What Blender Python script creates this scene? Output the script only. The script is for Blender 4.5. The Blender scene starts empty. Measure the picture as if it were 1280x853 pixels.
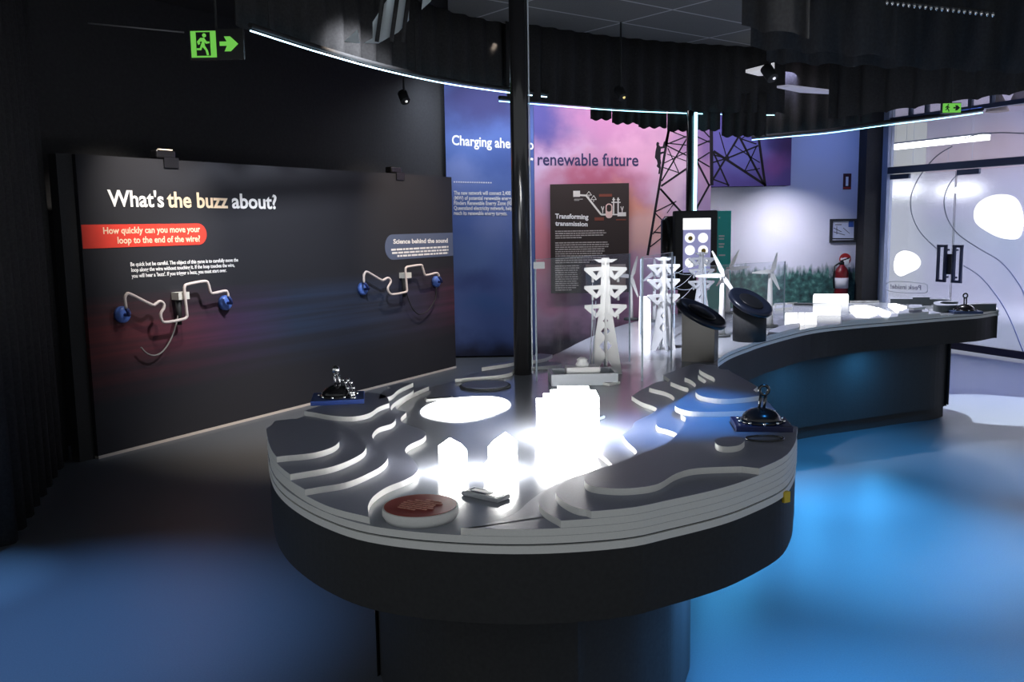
import bpy, bmesh, math, random
from mathutils import Vector, Matrix
random.seed(7)
C = bpy.context.scene.collection
S = bpy.context.scene
V = Vector
# ------------------------------------------------------------------ camera
FPX, EYE = 1130.0, 1.6
PITCH, ROLL = math.atan(147.5/FPX), math.radians(0.9)
_r0, _u0 = V((1,0,0)), V((0,math.sin(PITCH),math.cos(PITCH)))
CF = V((0,math.cos(PITCH),-math.sin(PITCH)))
CR = _r0*math.cos(ROLL) - _u0*math.sin(ROLL)
CU = _r0*math.sin(ROLL) + _u0*math.cos(ROLL)
CO = V((0,0,EYE))
cd = bpy.data.cameras.new('camera'); cam = bpy.data.objects.new('camera', cd); C.objects.link(cam)
m3 = Matrix((CR, CU, -CF)).transposed()
cam.matrix_world = Matrix.Translation(CO) @ m3.to_4x4()
cd.sensor_width = 36; cd.lens = FPX/1280*36; cd.clip_start = .05; cd.clip_end = 100
S.camera = cam
# ------------------------------------------------------------------ view, world
S.view_settings.view_transform = 'Standard'
S.view_settings.look = 'None'
S.view_settings.gamma = 1.0
S.view_settings.use_curve_mapping = False
S.view_settings.exposure = 0.0
w = bpy.data.worlds.new('world'); S.world = w; w.use_nodes = True
w.node_tree.nodes['Background'].inputs[0].default_value = (.92,.97,1.0,1)
w.node_tree.nodes['Background'].inputs[1].default_value = 0.42

def lamp(name, loc, target, kind, energy, col=(1,1,1), size=60, blend=.5, rad=.05, sx=1, sy=.1, spread=math.pi):
    l = bpy.data.lights.new(name, kind); o = bpy.data.objects.new(name, l); C.objects.link(o)
    l.energy = energy; l.color = col
    if kind == 'SPOT': l.spot_size = math.radians(size); l.spot_blend = blend; l.shadow_soft_size = rad
    if kind == 'AREA': l.shape = 'RECTANGLE'; l.size = sx; l.size_y = sy; l.spread = spread
    o.location = loc
    o.rotation_euler = (V(target)-V(loc)).to_track_quat('-Z','Y').to_euler()
    return o

# pixel of the photograph -> point in the room
def ray(px, py):
    return CF*FPX + CR*(px-640) - CU*(py-426.5)
def P(px, py, z):
    d = ray(px, py); t = (z-EYE)/d.z; return CO + d*t
def D(px, py, Y):
    d = ray(px, py); return CO + d*(Y/d.y)
class Plane:
    def __init__(s, p, q):                      # vertical plane through floor points p, q (left to right)
        s.p = V((p.x,p.y,0)); s.u = (V((q.x,q.y,0))-s.p).normalized(); s.n = V((s.u.y,-s.u.x,0))
        s.len = (V((q.x,q.y,0))-s.p).length
    def hit(s, px, py, off=0):
        d = ray(px,py); o = s.p + s.n*off
        t = (o-CO).dot(s.n)/d.dot(s.n); return CO+d*t
    def uv(s, px, py):
        h = s.hit(px,py); return (h-s.p).dot(s.u), h.z
    def at(s, u, z, off=0): return s.p + s.u*u + V((0,0,z)) + s.n*off

# ------------------------------------------------------------------ lights
RIGHT_POOL = P(1010,630,0); WHITE_POOL = P(1250,512,0)
lamp('blue_floor_spot', V((2.3,3.6,3.0)), V((1.85,4.35,0)), 'SPOT', 2200, (.09,.46,.95), 43, 1)
lamp('blue_floor_spot', V((2.0,2.35,3.1)), V((1.6,2.7,0)), 'SPOT', 1000, (.07,.46,1.0), 40, 1)
lamp('blue_floor_spot', V((2.75,4.6,3.0)), V((3.0,5.55,0)), 'SPOT', 700, (.07,.46,1.0), 30, 1)
lamp('rim_light', V((.80,2.75,.64)), V((.95,2.75,0)), 'AREA', 24, (.09,.42,1.0), sx=.06, sy=1.0)
for q in ((1.12,4.95),(1.40,5.38),(2.05,6.10),(2.65,6.48)):
    lamp('rim_light', V((q[0],q[1],.645)), V((q[0]+.10,q[1]-.07,0)), 'AREA', 5, (.07,.46,1.0), sx=.15, sy=.15)
lamp('blue_floor_spot', V((2.3,4.7,3.0)), V((1.85,5.2,0)), 'SPOT', 900, (.09,.46,.95), 26, 1)
lamp('white_floor_spot', WHITE_POOL+V((.3,-.3,3.0)), WHITE_POOL, 'SPOT', 1900, (.88,.91,1.0), 25, .12, .01)
lamp('lobby_floor_spot', V((4.4,8.3,3.1)), V((4.5,9.0,0)), 'SPOT', 620, (.13,.25,1.0), 80, .9)
lamp('blue_floor_spot', V((-2.0,3.1,3.1)), V((-1.8,3.35,0)), 'SPOT', 620, (.20,.46,1.0), 46, 1)
lamp('blue_floor_spot', V((-2.75,3.7,3.1)), V((-2.6,3.95,0)), 'SPOT', 420, (.20,.50,1.0), 20, 1)
lamp('panel_spot', V((-1.6,6.0,3.2)), V((-2.7,6.8,1.72)), 'SPOT', 330, (1,.91,.82), 40, 1)
lamp('panel_spot', V((-.1,8.3,3.2)), V((-1.0,9.3,1.6)), 'SPOT', 300, (1,.82,.64), 52, 1)
lamp('panel_fill_spot', V((-.6,6.2,3.2)), V((-2.0,7.9,1.0)), 'SPOT', 420, (.92,.94,1), 74, 1)
lamp('panel_foot_spot', V((-1.0,6.2,3.1)), V((-1.35,6.9,0)), 'SPOT', 430, (1,.76,.54), 56, 1)
lamp('table_blue_spot', V((1.2,2.4,3.1)), P(832,520,.95), 'SPOT', 300, (.04,.34,1.0), 20, 1)
lamp('table_spot', V((3.0,7.4,3.0)), P(1070,386,.88), 'SPOT', 300, (.9,.92,1.0), 60, .8)
lamp('table_spot', V((.45,4.4,3.1)), V((.95,5.6,.95)), 'SPOT', 640, (.88,.90,1.0), 46, .9)
lamp('pylon_spot', V((.30,3.3,3.1)), V((.46,4.25,1.42)), 'SPOT', 190, (.97,.98,1.0), 13, 1)
lamp('mural_wash', V((1.2,9.85,3.25)), V((1.2,10.8,1.2)), 'AREA', 34, (1,.95,1), sx=2.4, sy=.25)
lamp('blue_mural_wash', V((-.35,10.2,3.2)), V((-.35,10.8,1.6)), 'AREA', 17, (.75,.85,1), sx=.8, sy=.2)
lamp('header_wash', V((3.0,10.3,3.2)), V((3.0,10.8,2.4)), 'AREA', 5, (.6,.6,1), sx=.8, sy=.15)
lamp('grass_wall_wash', V((2.95,10.95,2.05)), V((3.0,11.6,.9)), 'AREA', 62, (.90,.90,1), sx=1.0, sy=.15, spread=2.0)
lamp('blue_wall_spot', V((3.9,10.6,3.1)), V((4.1,11.7,2.2)), 'SPOT', 26, (.12,.28,1), 80, 1)
lamp('ceiling_tile_spot', V((1.6,4.2,2.2)), V((1.1,4.4,3.3)), 'SPOT', 5, (1,.98,.95), 90, 1)
lamp('blind_spot', V((-.9,4.2,2.7)), V((-.8,5.2,3.0)), 'SPOT', 10, (.85,.95,1), 50, .8)

# ------------------------------------------------------------------ materials
_m = {}
def mat(name, col, rough=.6, metal=0, emit=0, spec=.5, ecol=None, trans=0, ior=1.45, alpha=1):
    if name in _m: return _m[name]
    m = bpy.data.materials.new(name); m.use_nodes = True
    b = m.node_tree.nodes['Principled BSDF']
    b.inputs['Base Color'].default_value = (*col,1); b.inputs['Roughness'].default_value = rough
    b.inputs['Metallic'].default_value = metal; b.inputs['Specular IOR Level'].default_value = spec
    b.inputs['Transmission Weight'].default_value = trans; b.inputs['IOR'].default_value = ior
    b.inputs['Alpha'].default_value = alpha
    if emit: b.inputs['Emission Color'].default_value = (*(ecol or col),1); b.inputs['Emission Strength'].default_value = emit
    _m[name] = m; return m
def noise_tint(m, scale, amt, detail=4):
    nt = m.node_tree; b = nt.nodes['Principled BSDF']; c = b.inputs['Base Color'].default_value[:]
    g = nt.nodes.new('ShaderNodeNewGeometry'); n = nt.nodes.new('ShaderNodeTexNoise'); n.inputs['Scale'].default_value = scale; n.inputs['Detail'].default_value = detail
    mx = nt.nodes.new('ShaderNodeMix'); mx.data_type = 'RGBA'
    mx.inputs[6].default_value = tuple(x*(1-amt) for x in c[:3])+(1,); mx.inputs[7].default_value = tuple(min(1,x*(1+amt)) for x in c[:3])+(1,)
    nt.links.new(g.outputs['Position'], n.inputs['Vector']); nt.links.new(n.outputs['Fac'], mx.inputs[0]); nt.links.new(mx.outputs[2], b.inputs['Base Color'])
    return m
BLACK = noise_tint(mat('black_laminate', (.034,.035,.037), .65, spec=.25), 90, .3)
RIM = noise_tint(mat('black_rim', (.030,.031,.033), .6, spec=.25), 90, .3)
CLOTH = noise_tint(mat('black_cloth', (.046,.046,.048), .95, spec=.1), 60, .4)
WALLBLK = noise_tint(mat('black_wall_paint', (.040,.040,.042), .9, spec=.15), 40, .25)
FLOORM = noise_tint(mat('blue_grey_vinyl', (.085,.10,.12), .38, spec=.45), 160, .3)
CEILM = mat('black_ceiling', (.05,.05,.052), .95, spec=.05)
WHITE = noise_tint(mat('white_plate_edge', (.80,.80,.78), .55), 200, .06)
GREYTOP = noise_tint(mat('grey_plate_top', (.31,.33,.42), .42, spec=.4), 220, .1)
DECK = noise_tint(mat('grey_glossy_deck', (.31,.33,.38), .16, spec=.6), 220, .06)
DKGREY = mat('dark_grey_paint', (.045,.05,.055), .6)
MODELW = mat('white_model_acrylic', (.86,.86,.86), .4)
CHROME = mat('chrome', (.8,.8,.82), .12, 1)
GUN = mat('gunmetal', (.09,.095,.1), .25, 1)
POLEM = mat('polished_black_pole', (.02,.02,.022), .16, spec=.9)
GLOSSBLK = mat('glossy_black_plastic', (.012,.012,.014), .22, spec=.6)
BLUEPL = mat('blue_base_plastic', (.03,.07,.30), .4)
NAVY = mat('navy_lettering', (.035,.03,.11), .7)
WTXT = mat('white_lettering', (.9,.9,.9), .7)
CREAM = mat('cream_lettering', (.88,.70,.50), .7)
REDB = noise_tint(mat('red_banner_print', (.75,.05,.03), .7), 8, .12)
SLATE = mat('slate_blue_pill', (.10,.13,.22), .7)
BROWN = mat('brown_board', (.040,.028,.026), .8)
RUST = mat('rust_print', (.22,.06,.04), .8)
GLOW = mat('glowing_acrylic', (1,1,1), .4, emit=27, ecol=(1,.99,.97))
GLOWS = mat('glowing_disc', (1,1,1), .4, emit=4, ecol=(.95,.98,1))
LED = mat('led_tube', (.8,.95,1), .4, emit=3.5, ecol=(.35,.8,1))
LEDB = mat('led_tube_bright', (.8,.95,1), .4, emit=4.2, ecol=(.50,.78,1))
GREEN = mat('exit_sign_green', (.2,.7,.1), .5, emit=.55, ecol=(.22,.75,.10))
TEAL = mat('teal_banner', (.06,.62,.56), .7)
def acrylic(name, tint, gloss):
    m = bpy.data.materials.new(name); m.use_nodes = True; nt = m.node_tree; nt.nodes.clear()
    o = nt.nodes.new('ShaderNodeOutputMaterial'); t = nt.nodes.new('ShaderNodeBsdfTransparent'); t.inputs[0].default_value = (*tint,1)
    g = nt.nodes.new('ShaderNodeBsdfGlossy'); g.inputs['Roughness'].default_value = .03
    d = nt.nodes.new('ShaderNodeBsdfDiffuse'); d.inputs[0].default_value = (.8,.85,.95,1)
    mx = nt.nodes.new('ShaderNodeMixShader'); mx.inputs[0].default_value = gloss
    m2 = nt.nodes.new('ShaderNodeMixShader'); m2.inputs[0].default_value = .004
    nt.links.new(t.outputs[0], mx.inputs[1]); nt.links.new(g.outputs[0], mx.inputs[2])
    nt.links.new(mx.outputs[0], m2.inputs[1]); nt.links.new(d.outputs[0], m2.inputs[2]); nt.links.new(m2.outputs[0], o.inputs[0])
    return m
ACRYL = acrylic('clear_acrylic', (.97,.98,1), .06)
ACRYLE = mat('acrylic_edge', (.35,.42,.50), .3)

def blob_mat(name, base, blobs, warp=.5, wscale=1.6, rough=.75, grain=None, axis='XZ'):
    """printed picture: soft coloured patches with cloudy edges"""
    m = bpy.data.materials.new(name); m.use_nodes = True; nt = m.node_tree; N = nt.nodes.new; L = nt.links.new
    b = nt.nodes['Principled BSDF']; b.inputs['Roughness'].default_value = rough; b.inputs['Specular IOR Level'].default_value = .2
    g = N('ShaderNodeNewGeometry'); n = N('ShaderNodeTexNoise'); n.inputs['Scale'].default_value = wscale; n.inputs['Detail'].default_value = 6
    L(g.outputs['Position'], n.inputs['Vector'])
    s = N('ShaderNodeVectorMath'); s.operation = 'SUBTRACT'; s.inputs[1].default_value = (.5,.5,.5); L(n.outputs['Color'], s.inputs[0])
    k = N('ShaderNodeVectorMath'); k.operation = 'SCALE'; k.inputs['Scale'].default_value = warp; L(s.outputs[0], k.inputs[0])
    a = N('ShaderNodeVectorMath'); a.operation = 'ADD'; L(g.outputs['Position'], a.inputs[0]); L(k.outputs[0], a.inputs[1])
    prev = None
    for (cx,cz,rx,rz,col,wt) in blobs:
        q = N('ShaderNodeVectorMath'); q.operation = 'SUBTRACT'; q.inputs[1].default_value = (cx,0,cz); L(a.outputs[0], q.inputs[0])
        e = N('ShaderNodeVectorMath'); e.operation = 'MULTIPLY'; e.inputs[1].default_value = (1/rx,0,1/rz); L(q.outputs[0], e.inputs[0])
        ln = N('ShaderNodeVectorMath'); ln.operation = 'LENGTH'; L(e.outputs[0], ln.inputs[0])
        mr = N('ShaderNodeMapRange'); mr.interpolation_type = 'SMOOTHSTEP'; mr.inputs[1].default_value = 1.0; mr.inputs[2].default_value = .15; mr.inputs[3].default_value = 0; mr.inputs[4].default_value = wt
        L(ln.outputs['Value'], mr.inputs[0])
        x = N('ShaderNodeMix'); x.data_type = 'RGBA'; L(mr.outputs[0], x.inputs[0]); x.inputs[7].default_value = (*col,1)
        if prev: L(prev.outputs[2], x.inputs[6])
        else: x.inputs[6].default_value = (*base,1)
        prev = x
    if prev: L(prev.outputs[2], b.inputs['Base Color'])
    else: b.inputs['Base Color'].default_value = (*base,1)
    return m

# ------------------------------------------------------------------ mesh helpers
class MB:
    def __init__(s): s.v = []; s.f = []; s.mi = []; s.sm = []
    def face(s, idx, mi=0, sm=False): s.f.append(tuple(idx)); s.mi.append(mi); s.sm.append(sm)
    def add(s, vs):
        n = len(s.v); s.v += [V(x) for x in vs]; return n
    def prism(s, pts, z0, z1, mt=0, ms=0):
        n = len(pts)
        area = sum(pts[i][0]*pts[(i+1)%n][1]-pts[(i+1)%n][0]*pts[i][1] for i in range(n))
        if area < 0: pts = list(reversed(pts))
        a = s.add([(p[0],p[1],z0) for p in pts]); b = s.add([(p[0],p[1],z1) for p in pts])
        s.face(range(b,b+n), mt); s.face(range(a+n-1,a-1,-1), ms)
        for i in range(n):
            j = (i+1)%n; s.face((a+i,a+j,b+j,b+i), ms)
        return s
    def hexa(s, c, mi=0):                          # eight corners: bottom loop, top loop
        a = s.add(c)
        for f in ((3,2,1,0),(4,5,6,7),(0,1,5,4),(1,2,6,5),(2,3,7,6),(3,0,4,7)): s.face([a+i for i in f], mi)
        return s
    def box(s, c, sx, sy, sz, rz=0, mi=0):
        R = Matrix.Rotation(rz,3,'Z'); c = V(c)
        return s.hexa([c+R@V((x*sx/2,y*sy/2,z*sz/2)) for z in (-1,1) for x,y in ((-1,-1),(1,-1),(1,1),(-1,1))], mi)
    def obox(s, o, u, v, n, a, b, t, mi=0):        # box from corner o along unit u*a, v*b, n*t
        o=V(o); u=V(u)*a; v=V(v)*b; n=V(n)*t
        return s.hexa([o,o+u,o+u+v,o+v,o+n,o+u+n,o+u+v+n,o+v+n], mi)
    def tube(s, pts, r, n=8, closed=False, mi=0):
        pts = [V(p) for p in pts]; m = len(pts); rs = r if isinstance(r,(list,tuple)) else [r]*m
        prev = None; rings = []
        for i,p in enumerate(pts):
            t = (pts[(i+1)%m]-pts[i-1]) if closed else (pts[min(i+1,m-1)]-pts[max(i-1,0)])
            t.normalize()
            if prev is None:
                x = t.orthogonal().normalized()
            else:
                x = (prev - t*prev.dot(t)); x = x.normalized() if x.length>1e-6 else t.orthogonal().normalized()
            prev = x; y = t.cross(x)
            rings.append(s.add([p + (x*math.cos(k*2*math.pi/n)+y*math.sin(k*2*math.pi/n))*rs[i] for k in range(n)]))
        for i in range(m if closed else m-1):
            a, b = rings[i], rings[(i+1)%m]
            for k in range(n): s.face((a+k,a+(k+1)%n,b+(k+1)%n,b+k), mi, True)
        if not closed:
            s.face([rings[0]+k for k in range(n-1,-1,-1)], mi); s.face([rings[-1]+k for k in range(n)], mi)
        return s
    def lathe(s, prof, c=(0,0,0), n=24, rot=None, mi=0, smooth=True):  # prof: (r,z)
        c = V(c); R = rot or Matrix.Identity(3); rings = []
        for r,z in prof: rings.append(s.add([c+R@V((r*math.cos(k*2*math.pi/n), r*math.sin(k*2*math.pi/n), z)) for k in range(n)]))
        for a,b in zip(rings,rings[1:]):
            for k in range(n): s.face((a+k,a+(k+1)%n,b+(k+1)%n,b+k), mi, smooth)
        s.face([rings[0]+k for k in range(n-1,-1,-1)], mi); s.face([rings[-1]+k for k in range(n)], mi)
        return s
    def grid(s, rows, mi=0, sm=True):
        n = len(rows[0]); ids = [s.add(r) for r in rows]
        for a,b in zip(ids,ids[1:]):
            for k in range(n-1): s.face((a+k,a+k+1,b+k+1,b+k), mi, sm)
        return s
def wloc(o):
    l = V((0,0,0))
    while o is not None: l += o.location; o = o.parent
    return l
def mk(name, mb, mats, parent=None, base=None, bevel=0):
    if not isinstance(mats,(list,tuple)): mats = [mats]
    me = bpy.data.meshes.new(name)
    off = wloc(parent) if parent else V(base or (0,0,0))
    me.from_pydata([tuple(v-off) for v in mb.v], [], mb.f)
    for m in mats: me.materials.append(m)
    for p,mi,sm in zip(me.polygons, mb.mi, mb.sm): p.material_index = mi; p.use_smooth = sm
    bm = bmesh.new(); bm.from_mesh(me); bmesh.ops.recalc_face_normals(bm, faces=bm.faces); bm.to_mesh(me); bm.free()
    o = bpy.data.objects.new(name, me); C.objects.link(o)
    if parent: o.parent = parent
    else: o.location = off
    if bevel:
        b = o.modifiers.new('bevel','BEVEL'); b.width = bevel; b.segments = 2; b.limit_method = 'ANGLE'; b.angle_limit = .7
    return o
def tag(o, label, cat, group=None):
    o['label'] = label; o['category'] = cat
    if group: o['group'] = group
    return o
def struct(o): o['kind'] = 'structure'; return o
def thing(name, label, cat, loc, group=None):
    o = bpy.data.objects.new(name, None); o.empty_display_size = .1; C.objects.link(o); o.location = loc
    return tag(o, label, cat, group)

def smooth(pts, n=6, closed=True):
    """Catmull-Rom through points; a point with a third value 'c' is a sharp corner"""
    q = [(V((p[0],p[1])), len(p)>2) for p in pts]; m = len(q); out = []
    for i in range(m if closed else m-1):
        p1,c1 = q[i]; p2,c2 = q[(i+1)%m]
        p0 = p1 if (c1 or (not closed and i==0)) else q[i-1][0]
        p3 = p2 if (c2 or (not closed and i==m-2)) else q[(i+2)%m][0]
        for k in range(n):
            t = k/n
            out.append(.5*((2*p1)+(p2-p0)*t+(2*p0-5*p1+4*p2-p3)*t*t+(3*p1-p0-3*p2+p3)*t**3))
    if not closed: out.append(q[-1][0])
    return out
def curve_mesh(splines, extrude):
    cu = bpy.data.curves.new('outline','CURVE'); cu.dimensions = '2D'; cu.fill_mode = 'BOTH'; cu.extrude = extrude
    for pts in splines:
        sp = cu.splines.new('POLY'); sp.points.add(len(pts)-1); sp.use_cyclic_u = True
        for p,q in zip(sp.points, pts): p.co = (q[0],q[1],0,1)
    o = bpy.data.objects.new('outline', cu); C.objects.link(o)
    me = bpy.data.meshes.new_from_object(o); bpy.data.objects.remove(o); bpy.data.curves.remove(cu)
    return me
def sheet(name, splines, thick, M, material, parent=None, base=None):
    """flat cut-out with holes: 2-D outlines (u,v) mapped by matrix M (columns u,v,n,origin)"""
    me = curve_mesh(splines, thick/2); off = wloc(parent) if parent else V(base or (0,0,0))
    me.transform(Matrix.Translation(-off) @ M); me.name = name
    me.materials.clear(); me.materials.append(material)
    for p in me.polygons: p.material_index = 0
    o = bpy.data.objects.new(name, me); C.objects.link(o)
    if parent: o.parent = parent
    else: o.location = off
    return o
def frame(o, u, v, n):
    M = Matrix.Identity(4)
    for k,a in enumerate((u,v,n,o)):
        for r in range(3): M[r][k] = a[r]
    return M
def text(name, s, a, b, capz, material, parent, n, bold=0., mirror=False):
    """one line of lettering: baseline from point a to b, cap height capz, facing n"""
    cu = bpy.data.curves.new('text','FONT'); cu.body = s; cu.size = 1; cu.offset = bold; cu.extrude = .004; cu.resolution_u = 3
    o = bpy.data.objects.new('text', cu); C.objects.link(o); bpy.context.view_layer.update()
    me = bpy.data.meshes.new_from_object(o); bpy.data.objects.remove(o); bpy.data.curves.remove(cu)
    xs = [v.co.x for v in me.vertices]; x0, x1 = min(xs), max(xs)
    a = V(a); b = V(b); u = (b-a); wd = u.length; u.normalize(); up = V((0,0,1)) if abs(n[2])<.9 else V(n).cross(u)
    k = wd/(x1-x0); h = capz/.69
    for v in me.vertices:
        x = (x1-v.co.x) if mirror else (v.co.x-x0)
        v.co = a + u*(x*k) + up*(v.co.y*h) + V(n)*(v.co.z*.25+.002) - wloc(parent)
    me.materials.clear(); me.materials.append(material); me.name = name
    ob = bpy.data.objects.new(name, me); C.objects.link(ob); ob.parent = parent
    return ob
def greek(mb, a, u, v, n, width, lh, lines, mi=0):
    """rows of illegible small print"""
    for r in range(lines):
        x = 0; end = width*(random.uniform(.86,1) if (r<lines-1 or lines==1) else random.uniform(.4,.7))
        while x < end:
            wl = random.uniform(1.0,3.6)*lh*.62; wl = min(wl, end-x+.001)
            mb.obox(V(a)+V(u)*x-V(v)*(r*lh+lh*.55), u, v, n, wl, lh*.48, .002, mi); x += wl+lh*.22
def ring2(cx, cy, r, n=20, r2=None): 
    return [(cx+r*math.cos(k*2*math.pi/n), cy+(r2 or r)*math.sin(k*2*math.pi/n)) for k in range(n)]
def rrect(x0,y0,x1,y1,r,n=5,corners=(1,1,1,1)):
    o=[]
    for (cx,cy,a0,on,sx,sy) in ((x1-r,y0+r,-90,corners[0],x1,y0),(x1-r,y1-r,0,corners[1],x1,y1),(x0+r,y1-r,90,corners[2],x0,y1),(x0+r,y0+r,180,corners[3],x0,y0)):
        if on: o += [(cx+r*math.cos(math.radians(a0+90*k/n)),cy+r*math.sin(math.radians(a0+90*k/n))) for k in range(n+1)]
        else: o.append((sx,sy))
    return o

# ================================================================== THE ROOM
CEIL = 3.4
struct(mk('floor', MB().box((1.2,7,-.05),13,18,.1), FLOORM))
struct(mk('ceiling', MB().box((1.2,6.6,CEIL+.05),13,13,.1), CEILM))
BP = Plane(P(123,574,0), P(570,460,0))              # the line the game panel stands on
wl = MB().obox(BP.at(-2.4,0,-.55), BP.u, (0,0,1), -BP.n, BP.len+3.6, CEIL, .1)
struct(mk('wall_left', wl, WALLBLK))
YB, YR = 10.8, 11.7
XA = D(560,300,YB).x; XB = D(668.5,300,YB).x; XC = D(887,300,YB).x; XD = D(988,200,YB).x
HZ = D(930,233,YB).z
struct(mk('wall_back', MB().box(((XA-.6+XC)/2,YB+.13,CEIL/2),XC-XA+.6,.2,CEIL), WALLBLK))
struct(mk('wall_header', MB().box(((XC+XD)/2+.01,YB+.13,(HZ+CEIL)/2),XD-XC-.02,.2,CEIL-HZ), WALLBLK))
DP = Plane(P(1191,441,0), P(1276,454,0))            # the line of the glass doors
uL = DP.uv(1100,300)[0]; uR = DP.uv(1320,300)[0]
dl = DP.at(uL,0)
XE = D(1073,300,YR).x

def recess_mat():
    m = bpy.data.materials.new('meadow_wall_print'); m.use_nodes = True; nt = m.node_tree; N = nt.nodes.new; L = nt.links.new
    b = nt.nodes['Principled BSDF']; b.inputs['Roughness'].default_value = .8
    g = N('ShaderNodeNewGeometry'); sp = N('ShaderNodeSeparateXYZ'); L(g.outputs['Position'], sp.inputs[0])
    mp = N('ShaderNodeMapping'); mp.inputs['Scale'].default_value = (14,1,4); L(g.outputs['Position'], mp.inputs[0])
    n = N('ShaderNodeTexNoise'); n.inputs['Scale'].default_value = 1.6; n.inputs['Detail'].default_value = 8; L(mp.outputs[0], n.inputs['Vector'])
    n2 = N('ShaderNodeTexNoise'); n2.inputs['Scale'].default_value = 14; n2.inputs['Detail'].default_value = 8; L(g.outputs['Position'], n2.inputs['Vector'])
    cr = N('ShaderNodeValToRGB'); e = cr.color_ramp.elements
    e[0].position=.3; e[0].color=(.010,.030,.035,1); e[1].position=.75; e[1].color=(.15,.34,.29,1)
    x = cr.color_ramp.elements.new(.52); x.color=(.034,.12,.11,1); L(n2.outputs['Fac'], cr.inputs[0])
    mu = N('ShaderNodeMath'); mu.operation='MULTIPLY_ADD'; mu.inputs[1].default_value=.34; L(n.outputs['Fac'], mu.inputs[0]); L(sp.outputs['Z'], mu.inputs[2])
    mr = N('ShaderNodeMapRange'); mr.inputs[1].default_value = 1.05; mr.inputs[2].default_value = 1.17; L(mu.outputs[0], mr.inputs[0])
    mx = N('ShaderNodeMix'); mx.data_type='RGBA'; L(mr.outputs[0], mx.inputs[0]); L(cr.outputs[0], mx.inputs[6]); mx.inputs[7].default_value=(.66,.66,.76,1)
    L(mx.outputs[2], b.inputs['Base Color']); return m
MEADOW = recess_mat()
struct(mk('wall_recess', MB().box(((XC-.4+XE+.1)/2,YR+.05,CEIL/2),XE-XC+.5,.1,CEIL), MEADOW))
# dark column beside the doors
struct(mk('wall_column', MB().hexa([(x,y,z) for z in (0,CEIL) for x,y in ((XE-.03,YR-.25),(dl.x-.02,dl.y-.05),(dl.x+.1,YR+.2),(XE-.03,YR+.2))]), WALLBLK))

# ------------------------------------------------------------------ murals
g = D
def wz(px,py,Y=YB-.03): q = D(px,py,Y); return q.x, q.z
def blobs(lst, Y=YB-.03, k=1130/10.8):
    o = []
    for (px,py,rx,ry,col,wt) in lst:
        x,z = wz(px,py,Y); o.append((x,z,rx/k,ry/k,col,wt))
    return o
PINKM = blob_mat('sunset_print', (.62,.34,.52), blobs([
    (665,140,110,85,(.10,.09,.30),1), (760,150,75,60,(.55,.24,.45),.9), (700,210,45,35,(.68,.52,.74),.8), (805,205,60,50,(.80,.42,.62),.9),
    (745,228,80,40,(.46,.12,.20),.95), (775,258,75,34,(.85,.36,.26),.9), (672,310,55,70,(.74,.26,.32),.95), (810,290,50,50,(.92,.55,.50),.9), (845,230,40,60,(.82,.58,.76),.9),
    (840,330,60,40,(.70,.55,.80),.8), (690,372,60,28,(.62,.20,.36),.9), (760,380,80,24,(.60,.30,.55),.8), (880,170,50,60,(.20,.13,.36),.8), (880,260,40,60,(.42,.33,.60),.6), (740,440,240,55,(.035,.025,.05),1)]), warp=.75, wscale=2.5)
BLUEM = blob_mat('blue_dusk_print', (.10,.16,.42), blobs([
    (600,125,120,60,(.035,.035,.11),1), (575,220,40,30,(.20,.26,.55),.8), (640,200,60,35,(.05,.09,.28),.7), (620,280,40,40,(.18,.24,.50),.7), (590,320,60,40,(.14,.22,.48),.7),
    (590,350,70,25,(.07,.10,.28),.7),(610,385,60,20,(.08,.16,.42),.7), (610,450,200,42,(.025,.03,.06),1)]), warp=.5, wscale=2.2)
HEADM = blob_mat('violet_dusk_print', (.11,.08,.30), blobs([(930,190,60,40,(.16,.16,.50),.9),(970,205,30,24,(.30,.10,.36),.6),(985,180,30,30,(.10,.05,.16),.8),(895,180,30,60,(.16,.14,.45),.7)]), warp=.35, wscale=2.5)
def mural(x0,x1,z0,z1,m,label):
    o = mk('wall_mural', MB().box(((x0+x1)/2,YB-.015,(z0+z1)/2),x1-x0,.03,z1-z0), m, base=((x0+x1)/2,YB,z0)); return tag(o,label,'mural')
mb_blue = mural(XA,XB,0.02,CEIL-.02,BLUEM,'blue dusk wall mural reading Charging ahead, left of the pink sunset mural')
mb_pink = mural(XB+.004,XC,0.02,CEIL-.02,PINKM,'pink sunset wall mural with a lattice pylon and a climbing worker')
mb_head = mural(XC+.004,XD,HZ,CEIL-.02,HEADM,'violet header mural above the pale meadow wall')
YT = YB-.031; NF = (0,-1,0)
def t_on(s, x0,x1,y, cap, m, parent, Y=YT, bold=0, y2=None, mirror=False, name='lettering'):
    a = D(x0,y,Y); b = D(x1,y2 if y2 is not None else y,Y); b.z = a.z if y2 is None else b.z
    return text(name, s, a, b, cap*Y/1130, m, parent, NF, bold, mirror)
t_on('Charging ahead to', 565,667,181,11.5,WTXT,mb_blue,bold=.022,y2=187)
t_on('our', 642.5,666.8,207,14,WTXT,mb_blue,bold=.022,y2=207.4)
t_on('renewable future', 672,798,206.5,14.5,NAVY,mb_pink,bold=.014,y2=207.5)
para = ['The new network will connect 2,400 megawatts','(MW) of potential renewable energy in','Flinders Renewable Energy Zone (REZ) to','Queensland electricity network, helping','reach its renewable energy targets.']
for k,(s,e) in enumerate(zip(para,(660,645,651,646,634))):
    t_on(s, 567.5,e,243.5+6.3*k,4.6,WTXT,mb_blue,bold=.02,y2=244+6.3*k)
dots = MB()
for k in range(17): dots.box(D(568+k*2.85,227.6+k*.06,YT), .014,.006,.014)
mk('dotted_rule', dots, WTXT, mb_blue)

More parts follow.
